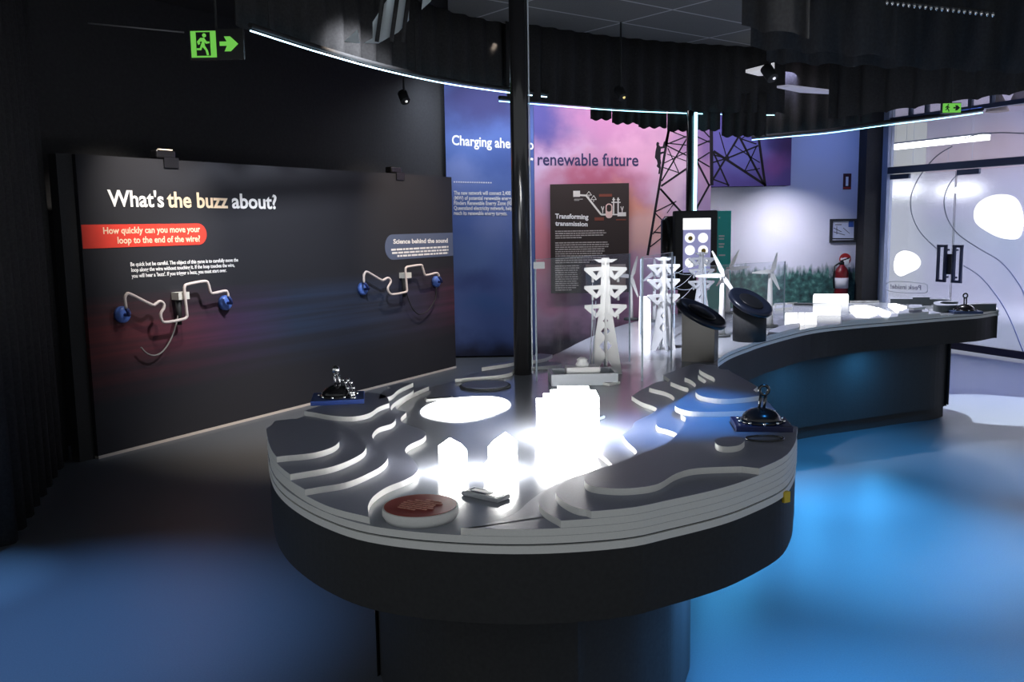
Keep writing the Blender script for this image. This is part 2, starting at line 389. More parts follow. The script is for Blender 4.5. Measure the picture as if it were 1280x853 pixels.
def strip_lines(lines, Y, mb):
    for (x0,y0,x1,y1,wd) in lines:
        a = D(x0,y0,Y); b = D(x1,y1,Y); u = (b-a); L = u.length; u.normalize(); v = V((0,-1,0)).cross(u); h = wd*Y/1130
        mb.obox(a-v*h/2-V((0,-.0005,0)), u, v, (0,-1,0), L, h, .002)
def zz(l): return [(800+a/4.74,140+b/4.74,800+c/4.74,140+d/4.74,w_) for (a,b,c,d,w_) in l]
left_lines = zz([(178,60,45,850,3),(175,95,150,195,3),(150,195,300,135,1.6),(150,195,300,270,1.6),(160,185,300,200,1.4),(125,440,300,320,2.4),(300,120,128,410,1.8),(165,215,230,360,1.2),(230,360,140,330,1.2),(140,305,290,230,1.2),
  (120,455,250,600,2.4),(95,590,215,530,1.4),(90,600,150,660,1.4),(80,712,160,720,1.6),(75,725,150,640,1.2),(60,800,150,730,1.4),(120,455,190,540,1.2),(210,530,160,600,1),(330,580,412,430,2.4),(412,440,335,290,2.4),(330,292,412,240,1.6),(340,283,412,325,1.6),(330,205,412,170,1.6),(300,130,412,180,1.4),
  (175,110,300,160,1.2),(160,250,300,300,1),(180,80,300,60,1.6),(330,60,412,150,1.6)])
right_lines = zz([(422,60,425,435,4.2),(435,232,745,435,3),(430,405,600,120,2.4),(435,240,525,440,2),(590,150,735,430,2.6),(690,60,742,440,3),(515,275,700,200,1.8),(435,255,515,275,1.6),(430,300,515,275,1.6),(515,275,470,120,1.2),(690,205,620,352,1.4),(620,352,710,335,1.2),(435,400,530,435,1.6),(600,160,690,190,1.4),(660,270,710,300,1.2),(560,200,660,270,1.2),(640,130,600,160,1.2)])
INK = mat('black_print', (.008,.006,.012), .8)
pl = MB(); strip_lines(left_lines, YT, pl); mk('printed_pylon', pl, INK, mb_pink)
pr = MB(); strip_lines(right_lines, YT, pr); pr.lathe([(.03,0),(.03,.002)], D(908.5,198,YT)+V((0,-.001,0)), rot=Matrix.Rotation(math.pi/2,3,'X')); mk('printed_pylon', pr, INK, mb_head)
# printed silhouette of the climbing worker
cl = [(100,180),(108,178),(114,186),(112,196),(120,205),(134,205),(142,176),(150,172),(146,214),(124,218),(122,238),(140,234),(150,222),(156,228),(142,244),(122,252),(122,280),(126,300),(122,316),(124,330),(118,368),(108,368),(112,335),(98,322),(104,306),(100,288),(88,270),(92,232),(98,206),(96,190)]
o2 = D(820,200,YT)
def yimg(pts, sx, ox, oy, Y=YT):
    return [((D(ox+p[0]/sx,oy+p[1]/sx,Y)-o2).x,(D(ox+p[0]/sx,oy+p[1]/sx,Y)-o2).z) for p in pts]
sheet('printed_climber', [yimg(cl,4.74,800,140)], .002, frame(o2,(1,0,0),(0,0,1),(0,-1,0)), INK, mb_pink)

# transforming board
q0 = D(689,367,YB-.09); q1 = D(786,367,YB-.09); zt = D(689,230.5,YB-.09).z
tb = tag(mk('information_board', MB().box(((q0.x+q1.x)/2,YB-.075,(q0.z+zt)/2),q1.x-q0.x,.03,zt-q0.z), BROWN, base=((q0.x+q1.x)/2,YB-.03,q0.z)), 'dark brown board titled Transforming transmission on the pink mural', 'information board')
Y2 = YB-.091
t_on('Transforming', 694,735.5,273,5.6,WTXT,tb,Y2,bold=.035,y2=274)
t_on('transmission', 694,734.5,282,5.4,WTXT,tb,Y2,bold=.035,y2=283)
kk = Y2/1130
for (px,py,wd,n) in ((694,288.5,67,4),(694,303,67,10),(694,332,30,12)):
    gm = MB(); greek(gm, D(px,py,Y2), (1,0,0),(0,0,1),NF, wd*kk, 2.72*kk, n); mk('small_print', gm, mat('grey_print',(.52,.47,.45),.8), tb)
pic = D(732,331,Y2); mk('photo_print', MB().obox(pic, (1,0,0),(0,0,-1),NF, 50*kk, 32*kk, .002), blob_mat('board_photo',(.30,.22,.18),[(pic.x+.1,pic.z-.15,.3,.2,(.08,.12,.16),.9),(pic.x+.4,pic.z-.05,.2,.2,(.45,.4,.36),.9)],warp=.3,wscale=9), tb)
dg = MB()
def bz(x,y): return 680+x/5.883, 225+y/5.883
def dline(pts,wd,mb=dg):
    for (a,b) in zip(pts,pts[1:]): strip_lines([(*bz(*a),*bz(*b),wd)], Y2, mb)
def drect(x0,y0,x1,y1,mb=dg):
    a=D(*bz(x0,y1),Y2); b=D(*bz(x1,y0),Y2); mb.obox(a,(1,0,0),(0,0,1),NF,b.x-a.x,b.z-a.z,.002)
drect(215,80,265,125); drect(222,140,285,144); drect(222,150,260,153); dline([(265,112),(310,115),(420,255),(455,255)],2.2); drect(500,250,540,260); drect(540,238,603,268)
dline([(310,112),(330,85),(350,112),(310,112)],.7); dline([(345,145),(365,115),(385,145),(345,145)],.7); dline([(330,115),(330,130)],.7); dline([(365,150),(365,160)],.7)
for x in (512,545): dline([(x,250),(x,130)],1.6); dline([(x-16,165),(x+18,165)],1.4); dline([(x-10,145),(x+12,145)],1.2)
for x in (432,575): dline([(x-10,195),(x,225),(x+8,195)],1.0); dline([(x,225),(x,245)],1.0)
mk('diagram', dg, mat('cream_print',(.8,.76,.72),.8), tb)
for q4 in ((405,103,500,124),(372,275,440,300),(530,288,603,298)):
    dr = MB(); drect(*q4,dr); mk('diagram_label', dr, RUST, tb)
ct = D(*bz(478,228),Y2)
sheet('capsule', [[(x*.009*1.0,z*.009) for x,z in rrect(-4.5,-9.5,4.5,9.5,4.3)],[(x*.009,z*.009) for x,z in rrect(-3,-1,3,8,2.6)]], .004, frame(ct+V((0,-.002,0)),(1,0,0),(0,0,1),(0,-1,0)), mat('pale_rose_print',(.85,.6,.55),.8), tb)

# ------------------------------------------------------------------ fire wall fittings (on the recess wall)
def box_on(name, x0,y0,x1,y1, Y, t, m, parent=None, base=None):
    a = D(x0,y1,Y); b = D(x1,y0,Y); return mk(name, MB().box(((a.x+b.x)/2,Y-t/2,(a.z+b.z)/2),b.x-a.x,t,b.z-a.z), m, parent, base)
RED = mat('signal_red',(.45,.02,.02),.45)
t = thing('fire_sign','small red fire equipment sign high on the blue lit wall above the framed plan','sign',D(1059,236,YR))
box_on('plate',1053.5,217,1064,237,YR,.01,mat('dark_red_plate',(.06,.01,.02),.6),t); box_on('pictogram',1057,221,1060.5,232.5,YR-.012,.003,WTXT,t); box_on('base_line',1054,234,1063.5,236,YR-.012,.003,RED,t)
t = thing('framed_plan','black framed evacuation plan on the wall above the fire extinguisher','picture frame',D(1053,303,YR))
fr = MB()
a = D(1036.5,303.5,YR-.001); b = D(1070.5,273.5,YR-.001); o2=a
sheet('frame', [[(0,0),(b.x-a.x,0),(b.x-a.x,b.z-a.z),(0,b.z-a.z)],[(.03,.03),(b.x-a.x-.03,.03),(b.x-a.x-.03,b.z-a.z-.03),(.03,b.z-a.z-.03)]], .03, frame(a+V((0,-.016,0)),(1,0,0),(0,0,1),(0,-1,0)), BLACK, t)
box_on('paper',1038.5,275.5,1068.5,301.5,YR-.003,.006,mat('plan_paper',(.62,.66,.78),.6),t)
pm = MB(); Yp = YR-.012
for l in ((1044,281,1052,281,.8),(1042,285,1052,290,.7),(1042,290,1056,294,.7),(1046,283,1046,293,.6),(1054,285,1062,292,.6),(1040,298.5,1067,298.5,1.2)): strip_lines([l], Yp, pm)
mk('plan_lines', pm, INK, t); box_on('blue_key',1060.5,276,1067,284,YR-.012,.003,mat('blue_key',(.05,.12,.4),.6),t)
t = thing('extinguisher_sign','round red and white fire extinguisher sign just above the extinguisher','sign',D(1056.5,333,YR))
box_on('plate',1049,314.5,1064,334,YR,.008,mat('pale_sign_plate',(.7,.7,.76),.6),t)
c = D(1056.3,324,YR-.01); RX = Matrix.Rotation(math.pi/2,3,'X')
mk('red_disc', MB().lathe([(.075,0),(.075,.004)],c,rot=RX), RED, t)
mk('white_band', MB().box(c+V((0,-.006,.0)),.12,.004,.028), WTXT, t); mk('lower_disc', MB().lathe([(.052,0),(.052,.003)],c+V((0,-.004,-.03)),rot=RX), WTXT, t)
ec = D(1051,370,YR-.1); ec.z = D(1051,370,YR-.1).z-.12
t = thing('fire_extinguisher','red fire extinguisher with pale label standing at the meadow wall','fire extinguisher',ec)
zt_ = D(1051,331,YR-.1).z; H = zt_-ec.z
mk('cylinder', MB().lathe([(.07,0),(.083,.015),(.085,H*.8),(.07,H*.9),(.035,H*.97),(.03,H)],ec), mat('extinguisher_red',(.16,.008,.014),.3), t)
mk('label', MB().lathe([(.087,H*.42),(.087,H*.68)],ec), mat('ext_label',(.6,.6,.66),.5), t)
mk('valve', MB().lathe([(.03,H),(.03,H+.03),(.015,H+.05)],ec), GLOSSBLK, t)
mk('lever', MB().obox(ec+V((-.02,-.012,H+.04)),(.95,0,.3),(0,1,0),(-.3,0,.95),.12,.024,.012), GLOSSBLK, t)
mk('hose', MB().tube([ec+V((-.03,0,H+.02)),ec+V((-.1,-.02,H-.02)),ec+V((-.11,-.03,H-.15)),ec+V((-.1,-.03,H-.3))],.012), GLOSSBLK, t)
ec2 = V((ec.x,YR,ec.z))
mk('bracket', MB().box(ec+V((0,.055,H*.5)),.1,.09,.05), GUN, t)

# ------------------------------------------------------------------ glass doors
def glass_mat(name, rough, tint, film, ior=1.02):
    m = bpy.data.materials.new(name); m.use_nodes = True; nt = m.node_tree; nt.nodes.clear(); N = nt.nodes.new; L = nt.links.new
    o = N('ShaderNodeOutputMaterial'); r = N('ShaderNodeBsdfRefraction'); r.inputs['Roughness'].default_value = rough; r.inputs['IOR'].default_value = ior; r.inputs[0].default_value = (*tint,1)
    tr = N('ShaderNodeBsdfTranslucent'); tr.inputs[0].default_value = (.8,.82,.95,1)
    gl = N('ShaderNodeBsdfGlossy'); gl.inputs['Roughness'].default_value = .08
    a = N('ShaderNodeMixShader'); a.inputs[0].default_value = film; b = N('ShaderNodeMixShader'); b.inputs[0].default_value = .05
    L(r.outputs[0], a.inputs[1]); L(tr.outputs[0], a.inputs[2]); L(a.outputs[0], b.inputs[1]); L(gl.outputs[0], b.inputs[2]); L(b.outputs[0], o.inputs[0]); return m
FROST = glass_mat('frosted_door_glass', .22, (.97,.98,1), .14, 1.25)
CLEARG = glass_mat('transom_glass', .06, (1,1,1), .08)
FRM = mat('blue_grey_aluminium',(.10,.13,.20),.4,.6)
FRL = mat('pale_aluminium',(.45,.52,.68),.4,.3)
zT0 = DP.uv(1190,212)[1]; zT1 = DP.uv(1190,203)[1]
TOPZ = CEIL
fr = thing('entrance_frame','blue grey aluminium entrance frame with transom rail at the right','door frame',DP.at(uL,0))
def rail(u0,u1,z0,z1,t,m,name,par,off=0): return mk(name, MB().obox(DP.at(u0,z0,off+t/2),DP.u,(0,0,1),-DP.n,u1-u0,z1-z0,t), m, par)
uJ = DP.uv(1109.5,300)[0]
rail(uL,uJ,0,TOPZ,.10,FRL,'jamb',fr); rail(uL-.05,uL,0,TOPZ,.14,FRM,'jamb_side_strip',fr)  # second rail is a darker aluminium strip beside the pale jamb
rail(uJ,uR,zT0,zT1,.09,FRM,'transom_rail',fr); rail(uJ,uR,2.78,2.83,.07,FRM,'head_rail',fr)
for px in (1139,1159,1180,1213,1240): 
    u_ = DP.uv(px,140)[0]; rail(u_-.015,u_+.015,2.83,TOPZ,.06,FRM,'glazing_bar',fr)
struct(mk('window_1', MB().obox(DP.at(uJ,zT1,.006),DP.u,(0,0,1),-DP.n,uR-uJ,TOPZ-zT1,.012), CLEARG))
uM = DP.uv(1191.5,300)[0]
zb = .12
def door_leaf(u0,u1,nm):
    d = struct(mk(nm, MB().obox(DP.at(u0+.01,zb,.006),DP.u,(0,0,1),-DP.n,u1-u0-.02,zT0-zb-.02,.012), FROST, base=DP.at(u0,0)))
    mk('bottom_rail', MB().obox(DP.at(u0+.01,.045,.025),DP.u,(0,0,1),-DP.n,u1-u0-.02,.085,.05), mat('dark_bronze_rail',(.03,.025,.03),.4,.5), d)
    mk('top_patch', MB().obox(DP.at(u0+.02,zT0-.07,.02),DP.u,(0,0,1),-DP.n,.30,.06,.04), FRM, d)
    return d
d1 = door_leaf(uJ,uM,'door_1'); d2 = door_leaf(uM,uR,'door_2')
HNDL = mat('dark_blue_handle',(.03,.04,.08),.35,.4)
def handle(px, par, side):
    u_ = DP.uv(px,330)[0]; z0 = DP.uv(1190,353)[1]; z1 = DP.uv(1190,306)[1]
    hb = MB(); p0 = DP.at(u_,z0,.06); p1 = DP.at(u_,z1,.06); du = DP.u*(.09*side)
    hb.obox(DP.at(u_-.015,z0,.075),DP.u,(0,0,1),-DP.n,.03,z1-z0,.03)
    for z in (z0,z1-.03): hb.obox(DP.at(u_-.015 if side>0 else u_+.015-.13,z,.075),DP.u,(0,0,1),-DP.n,.13,.03,.03)
    hb.obox(DP.at(u_+.10*side-.012,z0,.075),DP.u,(0,0,1),-DP.n,.024,z1-z0,.03)
    hb.obox(DP.at(u_-.01,z0+.05,.05),DP.u,(0,0,1),-DP.n,.02,.02,.045); hb.obox(DP.at(u_-.01,z1-.07,.05),DP.u,(0,0,1),-DP.n,.02,.02,.045)
    return mk('pull_handle', hb, HNDL, par)
handle(1186,d1,-1); handle(1197,d2,1)
lk = MB(); u_ = DP.uv(1187,330)[0]; lk.obox(DP.at(u_-.05,DP.uv(1187,343)[1],.03),DP.u,(0,0,1),-DP.n,.10,.24,.024); mk('lock_case', lk, BLACK, d1)
DECALW = mat('backlight_glow_sticker',(.9,.9,.9),.6,emit=1.05,ecol=(1,.99,.96))  # emission stands in for daylight coming through the sticker from behind
def decal(name, pts, m, par, off=.012, closed=True, wd=None):
    ps = smooth(pts,6,closed); o = DP.p
    if wd is None:
        uv = [DP.uv(p.x,p.y) for p in ps]; me = sheet(name,[uv],.002,frame(DP.at(0,0,off),DP.u,(0,0,1),DP.n),m,par); return me
    mb = MB(); mb.tube([DP.at(*DP.uv(p.x,p.y),off) for p in ps], wd, 5, closed); return mk(name, mb, m, par)
decal('white_spot_sticker',[(1119,325),(1122,318),(1130,313.5),(1140,315),(1148,320),(1152,328),(1148,336),(1138,341),(1127,345.5),(1120,341),(1118,333)],DECALW,d1)
decal('white_spot_sticker',[(1218,268),(1222,256),(1234,247),(1250,243),(1266,245),(1275,253),(1280,268),(1280,285),(1276,296),(1268,299.5),(1250,297),(1232,288),(1221,279)],DECALW,d2)
GREYL = mat('grey_line_sticker',(.22,.25,.32),.6)
decal('curved_line_sticker',[(1191,183),(1172,195),(1155,214),(1143,235),(1139,253),(1142,272),(1151,290),(1164,304),(1176,314)],GREYL,d1,closed=False,wd=.006)
decal('curved_line_sticker',[(1210,213),(1194,222),(1184,238),(1181,255),(1186,275),(1200,294),(1225,311),(1250,326),(1268,346),(1280,366),(1286,390)],GREYL,d2,closed=False,wd=.006)
decal('curved_line_sticker',[(1205,332),(1225,345),(1245,368),(1262,396),(1280,440)],GREYL,d2,closed=False,wd=.006)
decal('curved_line_sticker',[(1206,173),(1225,168),(1250,166),(1285,167)],GREYL,fr,closed=False,wd=.006)
decal('pill_outline_sticker',[(1116,352),(1155,354.5),(1160,360),(1155,366.5),(1115,364.5),(1108.8,358.5)],mat('pale_line',(.45,.48,.55),.6),d1,wd=.004)
a = DP.at(*DP.uv(1114,361),.01); b = DP.at(*DP.uv(1152,362.6),.01); text('lettering','Peek inside!',a,b,.058,NAVY,d1,DP.n,.0,mirror=True)
# the lit lobby beyond the doors
OUT = mat('lobby_white',(.74,.74,.84),.7)
LOBW=[]
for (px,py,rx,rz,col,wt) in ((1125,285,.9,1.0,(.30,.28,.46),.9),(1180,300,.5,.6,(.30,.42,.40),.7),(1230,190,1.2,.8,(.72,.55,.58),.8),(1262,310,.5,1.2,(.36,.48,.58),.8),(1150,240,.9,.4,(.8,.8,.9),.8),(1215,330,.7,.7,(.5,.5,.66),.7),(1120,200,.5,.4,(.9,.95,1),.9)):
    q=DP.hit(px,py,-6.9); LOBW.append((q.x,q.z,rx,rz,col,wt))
struct(mk('floor_lobby', MB().obox(DP.at(uL-6,-.001,-.06),DP.u,-DP.n,(0,0,-1),14,7,.05), mat('lobby_floor',(.62,.62,.72),.25)))
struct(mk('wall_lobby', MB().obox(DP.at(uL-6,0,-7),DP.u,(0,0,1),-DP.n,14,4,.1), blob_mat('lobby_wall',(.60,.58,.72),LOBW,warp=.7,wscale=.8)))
struct(mk('ceiling_lobby', MB().obox(DP.at(uL-6,3.6,-.15),DP.u,-DP.n,(0,0,1),14,7,.05), mat('lobby_ceiling',(.62,.56,.66),.7)))
LOBL = mat('lobby_light_panel',(1,1,1),.5,emit=5,ecol=(.97,.98,1))
def lobby_light(u,off,du,dn,label):
    return tag(mk('ceiling_light', MB().obox(DP.at(u,3.55,off),DP.u,-DP.n,(0,0,1),du,dn,.04), LOBL, base=DP.at(u,3.59,off)), label, 'ceiling light')
def lobby_lum(u,z,off,du,dz,label):
    t=thing('hanging_light',label,'hanging light',DP.at(u+du/2,z,off)); mk('housing', MB().obox(DP.at(u,z+dz,off),DP.u,(0,0,1),-DP.n,du,.03,.2), FRM, t); mk('diffuser', MB().obox(DP.at(u,z,off),DP.u,(0,0,1),-DP.n,du,dz,.18), LOBL, t)
    for k in (.15,.85): mk('cable', MB().tube([DP.at(u+du*k,z+dz+.03,off-.1),DP.at(u+du*k,3.6,off-.1)],.003,6), FRL, t)
for (xa,xb,ya,yb,off,lb) in ((1112,1228,168,187,-4.2,'wide bright hanging light behind the transom glass'),(1172,1215,233,242,-5.2,'small bright hanging light seen between the door handles and the transom'),(1108,1140,232,240,-5.2,'small bright hanging light at the left edge of the doors')):
    pa=DP.hit(xa,yb,off); pb=DP.hit(xb,ya,off); ua=(pa-DP.p).dot(DP.u); ub=(pb-DP.p).dot(DP.u); lobby_lum(ua,pa.z,off,ub-ua,max(.05,pb.z-pa.z),lb)
wn = thing('added_lobby_window','glowing window added on the far lobby wall to brighten the door glass','window',DP.at(uL-1.2,0,-6.95))  # glowing window added as a bright feature behind the door glass
mk('pane', MB().obox(DP.at(uL-1.0,.9,-6.9),DP.u,(0,0,1),-DP.n,2.4,1.5,.03), mat('added_glow_pane',(1,1,1),.5,emit=2.2,ecol=(.9,.96,1)), wn)
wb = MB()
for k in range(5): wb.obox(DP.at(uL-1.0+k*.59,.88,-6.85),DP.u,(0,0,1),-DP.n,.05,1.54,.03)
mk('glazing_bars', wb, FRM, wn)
for k,(du,h,col,lb) in enumerate(((2.3,2.0,(.10,.20,.17),'blurred dark green planting behind the right door leaf'),(1.0,1.3,(.16,.22,.20),'blurred low green planting behind the door handles'))):
    mb = MB()
    for _ in range(60):
        p = DP.at(uL+du+random.uniform(-.35,.35), random.uniform(.3,h), -4.6+random.uniform(-.3,.3)); r = random.uniform(.06,.14)
        mb.lathe([(.01,-r),(r*.7,-r*.6),(r,0),(r*.7,r*.6),(.01,r)], p, 8)
    t = thing('lobby_plant', lb, 'plant', DP.at(uL+du,0,-4.6)); mk('foliage', mb, mat('plant_%d'%k,col,.8), t)
    mk('pot', MB().lathe([(.2,0),(.28,.32),(.25,.34)], DP.at(uL+du,0.0,-4.6)), OUT, t)
lamp('lobby_light', DP.at(uL+1.0,3.4,-2.6), DP.at(uL+1.0,0,-3.6), 'AREA', 560, (.86,.89,1), sx=4, sy=2)

# ================================================================== GAME PANEL
def panel_mat():
    m = blob_mat('night_road_print', (.018,.020,.026), [], 0); nt = m.node_tree; N = nt.nodes.new; L = nt.links.new
    b = nt.nodes['Principled BSDF']
    for n in list(nt.nodes):
        if n.type == 'MIX': nt.nodes.remove(n)
    g = N('ShaderNodeNewGeometry'); sp = N('ShaderNodeSeparateXYZ'); L(g.outputs['Position'], sp.inputs[0])
    mp = N('ShaderNodeMapping'); mp.inputs['Scale'].default_value = (.35,.35,16); L(g.outputs['Position'], mp.inputs[0])
    n = N('ShaderNodeTexNoise'); n.inputs['Scale'].default_value = 1; n.inputs['Detail'].default_value = 5; L(mp.outputs[0], n.inputs['Vector'])
    cx = N('ShaderNodeValToRGB'); L_x0 = BP.at(0,0).x; L_x1 = BP.at(BP.len,0).x
    mr = N('ShaderNodeMapRange'); mr.inputs[1].default_value = L_x0; mr.inputs[2].default_value = L_x1; L(sp.outputs['X'], mr.inputs[0]); L(mr.outputs[0], cx.inputs[0])
    e = cx.color_ramp.elements; e[0].position=0; e[0].color=(.16,.035,.035,1); e[1].position=1; e[1].color=(.12,.04,.07,1)
    for p,c in ((.18,(.11,.03,.05)),(.3,(.06,.035,.085)),(.45,(.03,.05,.10)),(.72,(.045,.06,.11)),(.85,(.06,.05,.10))):
        k = e.new(p); k.color=(*c,1)
    sr = N('ShaderNodeValToRGB'); sr.color_ramp.elements[0].position=.38; sr.color_ramp.elements[1].position=.68; L(n.outputs['Fac'], sr.inputs[0])
    zm = N('ShaderNodeValToRGB'); q = zm.color_ramp.elements; q[0].position=.17; q[0].color=(0,0,0,1); q[1].position=.52; q[1].color=(0,0,0,1)
    k=q.new(.26); k.color=(.5,.5,.5,1); k=q.new(.36); k.color=(1,1,1,1); k=q.new(.45); k.color=(.9,.9,.9,1)
    zr = N('ShaderNodeMapRange'); zr.inputs[1].default_value=0; zr.inputs[2].default_value=2.2; L(sp.outputs['Z'], zr.inputs[0]); L(zr.outputs[0], zm.inputs[0])
    a1 = N('ShaderNodeMath'); a1.operation='MULTIPLY_ADD'; a1.inputs[1].default_value=.7; a1.inputs[2].default_value=.3; L(sr.outputs[0], a1.inputs[0])
    a2 = N('ShaderNodeMath'); a2.operation='MULTIPLY'; L(a1.outputs[0], a2.inputs[0]); L(zm.outputs[0], a2.inputs[1])
    mx = N('ShaderNodeMix'); mx.data_type='RGBA'; mx.inputs[6].default_value=(.026,.027,.033,1); L(cx.outputs[0], mx.inputs[7]); L(a2.outputs[0], mx.inputs[0])
    L(mx.outputs[2], b.inputs['Base Color']); b.inputs['Roughness'].default_value=.65; return m
PH = (BP.uv(93.5,191)[1]+BP.uv(565,222.5)[1])/2
PANM = panel_mat()
u1p = BP.len
pan = thing('game_panel','long dark game panel headed What\'s the buzz about? standing on the floor at left','display panel',BP.at(u1p/2,0,-.06))
mk('board', MB().obox(BP.at(0,.015,0),BP.u,(0,0,1),-BP.n,u1p,PH-.015,.12), PANM, pan)
mk('bottom_trim', MB().obox(BP.at(0,0,.006),BP.u,(0,0,1),-BP.n,u1p,.02,.11), mat('pale_trim',(.6,.55,.5),.4), pan)
mk('end_return', MB().obox(BP.at(-.12,0,-.03),BP.u,(0,0,1),-BP.n,.115,PH,.09), BLACK, pan)
def bt(s,x0,y0,x1,y1,cap,m,bold=0,name='lettering'):
    a = BP.hit(x0,y0,.001); b = BP.hit(x1,y1,.001); zc = BP.hit(x0,y0-cap,.001).z-a.z; b.z = a.z + (b.z-a.z)
    return text(name,s,a,b,zc,m,pan,BP.n,bold)
yb0,yb1 = 257.6,261
def by(x): return yb0+(x-135)/(345-135)*(yb1-yb0)
bt("What's",135,by(135),205,by(205),20,WTXT,.022); bt('the buzz',209,by(209),285,by(285),19,CREAM,.022); bt('about?',290,by(289),346,by(346),18,WTXT,.022)
# red banner
uv = [BP.uv(*p) for p in ((100.5,280),(107.8,312.5),(257,304),(250,281))]
zlo = (uv[1][1]+BP.uv(240,305)[1])/2; zhi = (uv[0][1]+BP.uv(240,280.5)[1])/2
ue = BP.uv(258,293)[0]
sheet('red_banner',[rrect(0.004,zlo,ue,zhi,(zhi-zlo)/2-.001,8,(1,1,0,0))],.004,frame(BP.at(0,0,.001),BP.u,(0,0,1),BP.n),REDB,pan)
bt('How quickly can you move your',129,292.5,250,290,8.2,CREAM,.02); bt('loop to the end of the wire?',147,304.5,250,302,8.2,CREAM,.02)
bt('Be quick but be careful. The object of this game is to carefully move the',163,333,297.5,327,4.8,WTXT,.02)
bt('loop along the wire without touching it. If the loop touches the wire,',164,340,293,333.5,4.8,WTXT,.02)
bt("you will hear a 'buzz'. If you trigger a buzz, you must start over.",164.5,347.5,283,340,4.8,WTXT,.02)
# blue pill
us = BP.uv(481,308)[0]; zl = BP.uv(530,322.3)[1]; zh = BP.uv(530,292)[1]
sheet('blue_pill',[rrect(us,zl,u1p-.004,zh,(zh-zl)/2-.001,8,(0,0,1,1))],.004,frame(BP.at(0,0,.001),BP.u,(0,0,1),BP.n),SLATE,pan)
bt('Science behind the sound',491.5,304.8,559.5,303.3,5.6,WTXT,.03)
gm = MB(); z0_=BP.uv(525,308.3)[1]
for k,(x0,x1) in enumerate(((488.5,560),(489.5,560),(496,559.5))):
    ua=BP.uv(x0,310)[0]; ub=BP.uv(x1,310)[0]; x=ua
    while x<ub:
        wl_=min(random.uniform(.03,.1),ub-x); gm.obox(BP.at(x,z0_-.028-.033*k,.004),BP.u,(0,0,1),BP.n,wl_,.019,.001); x+=wl_+.012
mk('small_print', gm, WTXT, pan)
# panel-top lamps
for (px,py,lb) in ((207.5,189,'small black lamp on the panel top above the title'),(495,212.5,'small black lamp on the panel top near its right end')):
    q = BP.hit(px,py,-.05); q.z = PH
    t = thing('clip_lamp',lb,'lamp',q,)
    uu = BP.u; nn = BP.n
    mk('housing', MB().obox(q-uu*.10+V((0,0,.012))+nn*.02,uu,(0,0,1),-nn,.17,.06,.08), GLOSSBLK, t, bevel=.010)
    mk('clamp', MB().obox(q-uu*.07+V((0,0,-.06))+nn*.062,uu,(0,0,1),-nn,.13,.075,.008), GLOSSBLK, t)
    if px<300: mk('lit_slot', MB().obox(q-uu*.06+V((0,0,.075))+nn*.0,uu,(0,0,1),-nn,.12,.006,.02), mat('warm_lit_slot',(1,.8,.6),.4,emit=.9), t)
# wire loop games
WIREM = mat('pale_wire_tube',(.80,.70,.66),.35)
def wire_game(conv, label, pts, d1p, d2p, brk, cable, br=.06):
    q = BP.hit(*conv(*d1p),.0)
    t = thing('wire_loop_game',label,'wire game',q,'wire loop games on the panel')
    off = .10
    path = smooth([conv(p[0],p[1])+tuple(p[2:]) for p in pts],4,False)
    W = [BP.hit(p.x,p.y,off) for p in path]
    mk('wire', MB().tube(W,.0115,8), WIREM, t)
    RN = V(BP.n).to_track_quat('Z','Y').to_matrix()
    for dp,end in ((d1p,W[0]),(d2p,W[-1])):
        c = BP.hit(*conv(*dp),.002)
        dd = mk('mount_disc', MB().lathe([(br,0),(br,.03),(br*.85,.042),(br*.3,.046)],c,20,RN), mat('blue_mount_disc',(.10,.20,.62),.35), t)
        mk('stem', MB().tube([c+BP.n*.04,c+BP.n*.09,(c+BP.n*.1+end)/2,end],.013,8), mat('blue_stem',(.03,.05,.2),.4), dd)
    c = BP.hit(*conv(*brk),.045)
    wd = mk('wand', MB().obox(c-BP.u*.06-V((0,0,.03))-BP.n*.04,BP.u,(0,0,1),BP.n,.10,.055,.08), mat('white_wand_head',(.75,.75,.7),.5), t)
    mk('wand_handle', MB().tube([c-BP.u*.035+V((0,0,-.03)),c-BP.u*.035+V((0,0,-.22))],[.024,.018],10), BLACK, wd)
    cp = smooth([conv(*p) for p in cable],5,False)
    mk('cable', MB().tube([BP.hit(p.x,p.y,.05) for p in cp],.006,6), mat('grey_cable_%d'%(len(label)%7),(.30,.29,.27) if 'left' in label else (.02,.02,.022),.6), t)
c1 = lambda x,y: (130+x/7.11, 330+y/7.11)
wire_game(c1,'pale wire loop game on the left of the panel under the red banner',[(197,395,'c'),(186,310),(200,272),(235,270),(420,362),(460,355),(495,333),(530,355),(530,395),(505,440),(510,490),(545,520),(700,493),(735,470),(735,430),(715,250),(718,200),(745,182),(890,155),(925,175),(945,245),(970,262),(1075,240),(1098,260),(1104,288,'c')],(150,450),(1065,345),(690,280),[(668,400),(640,540),(590,680),(520,780),(450,815),(380,795),(328,742)])
c2 = lambda x,y: (430+x/8.98, 315+y/8.98)
wire_game(c2,'pale wire loop game near the right end of the panel under the blue pill',[(225,345,'c'),(222,270),(240,230),(275,232),(415,315),(445,315),(490,292),(522,315),(520,350),(492,400),(500,445),(540,478),(680,455),(706,435),(704,390),(690,210),(700,175),(730,165),(860,148),(882,175),(905,250),(930,262),(1035,238),(1060,255),(1063,275,'c')],(195,415),(1020,335),(695,260),[(690,300),(700,450),(760,620),(840,700),(930,670),(1000,580),(1030,500),(1035,400)])

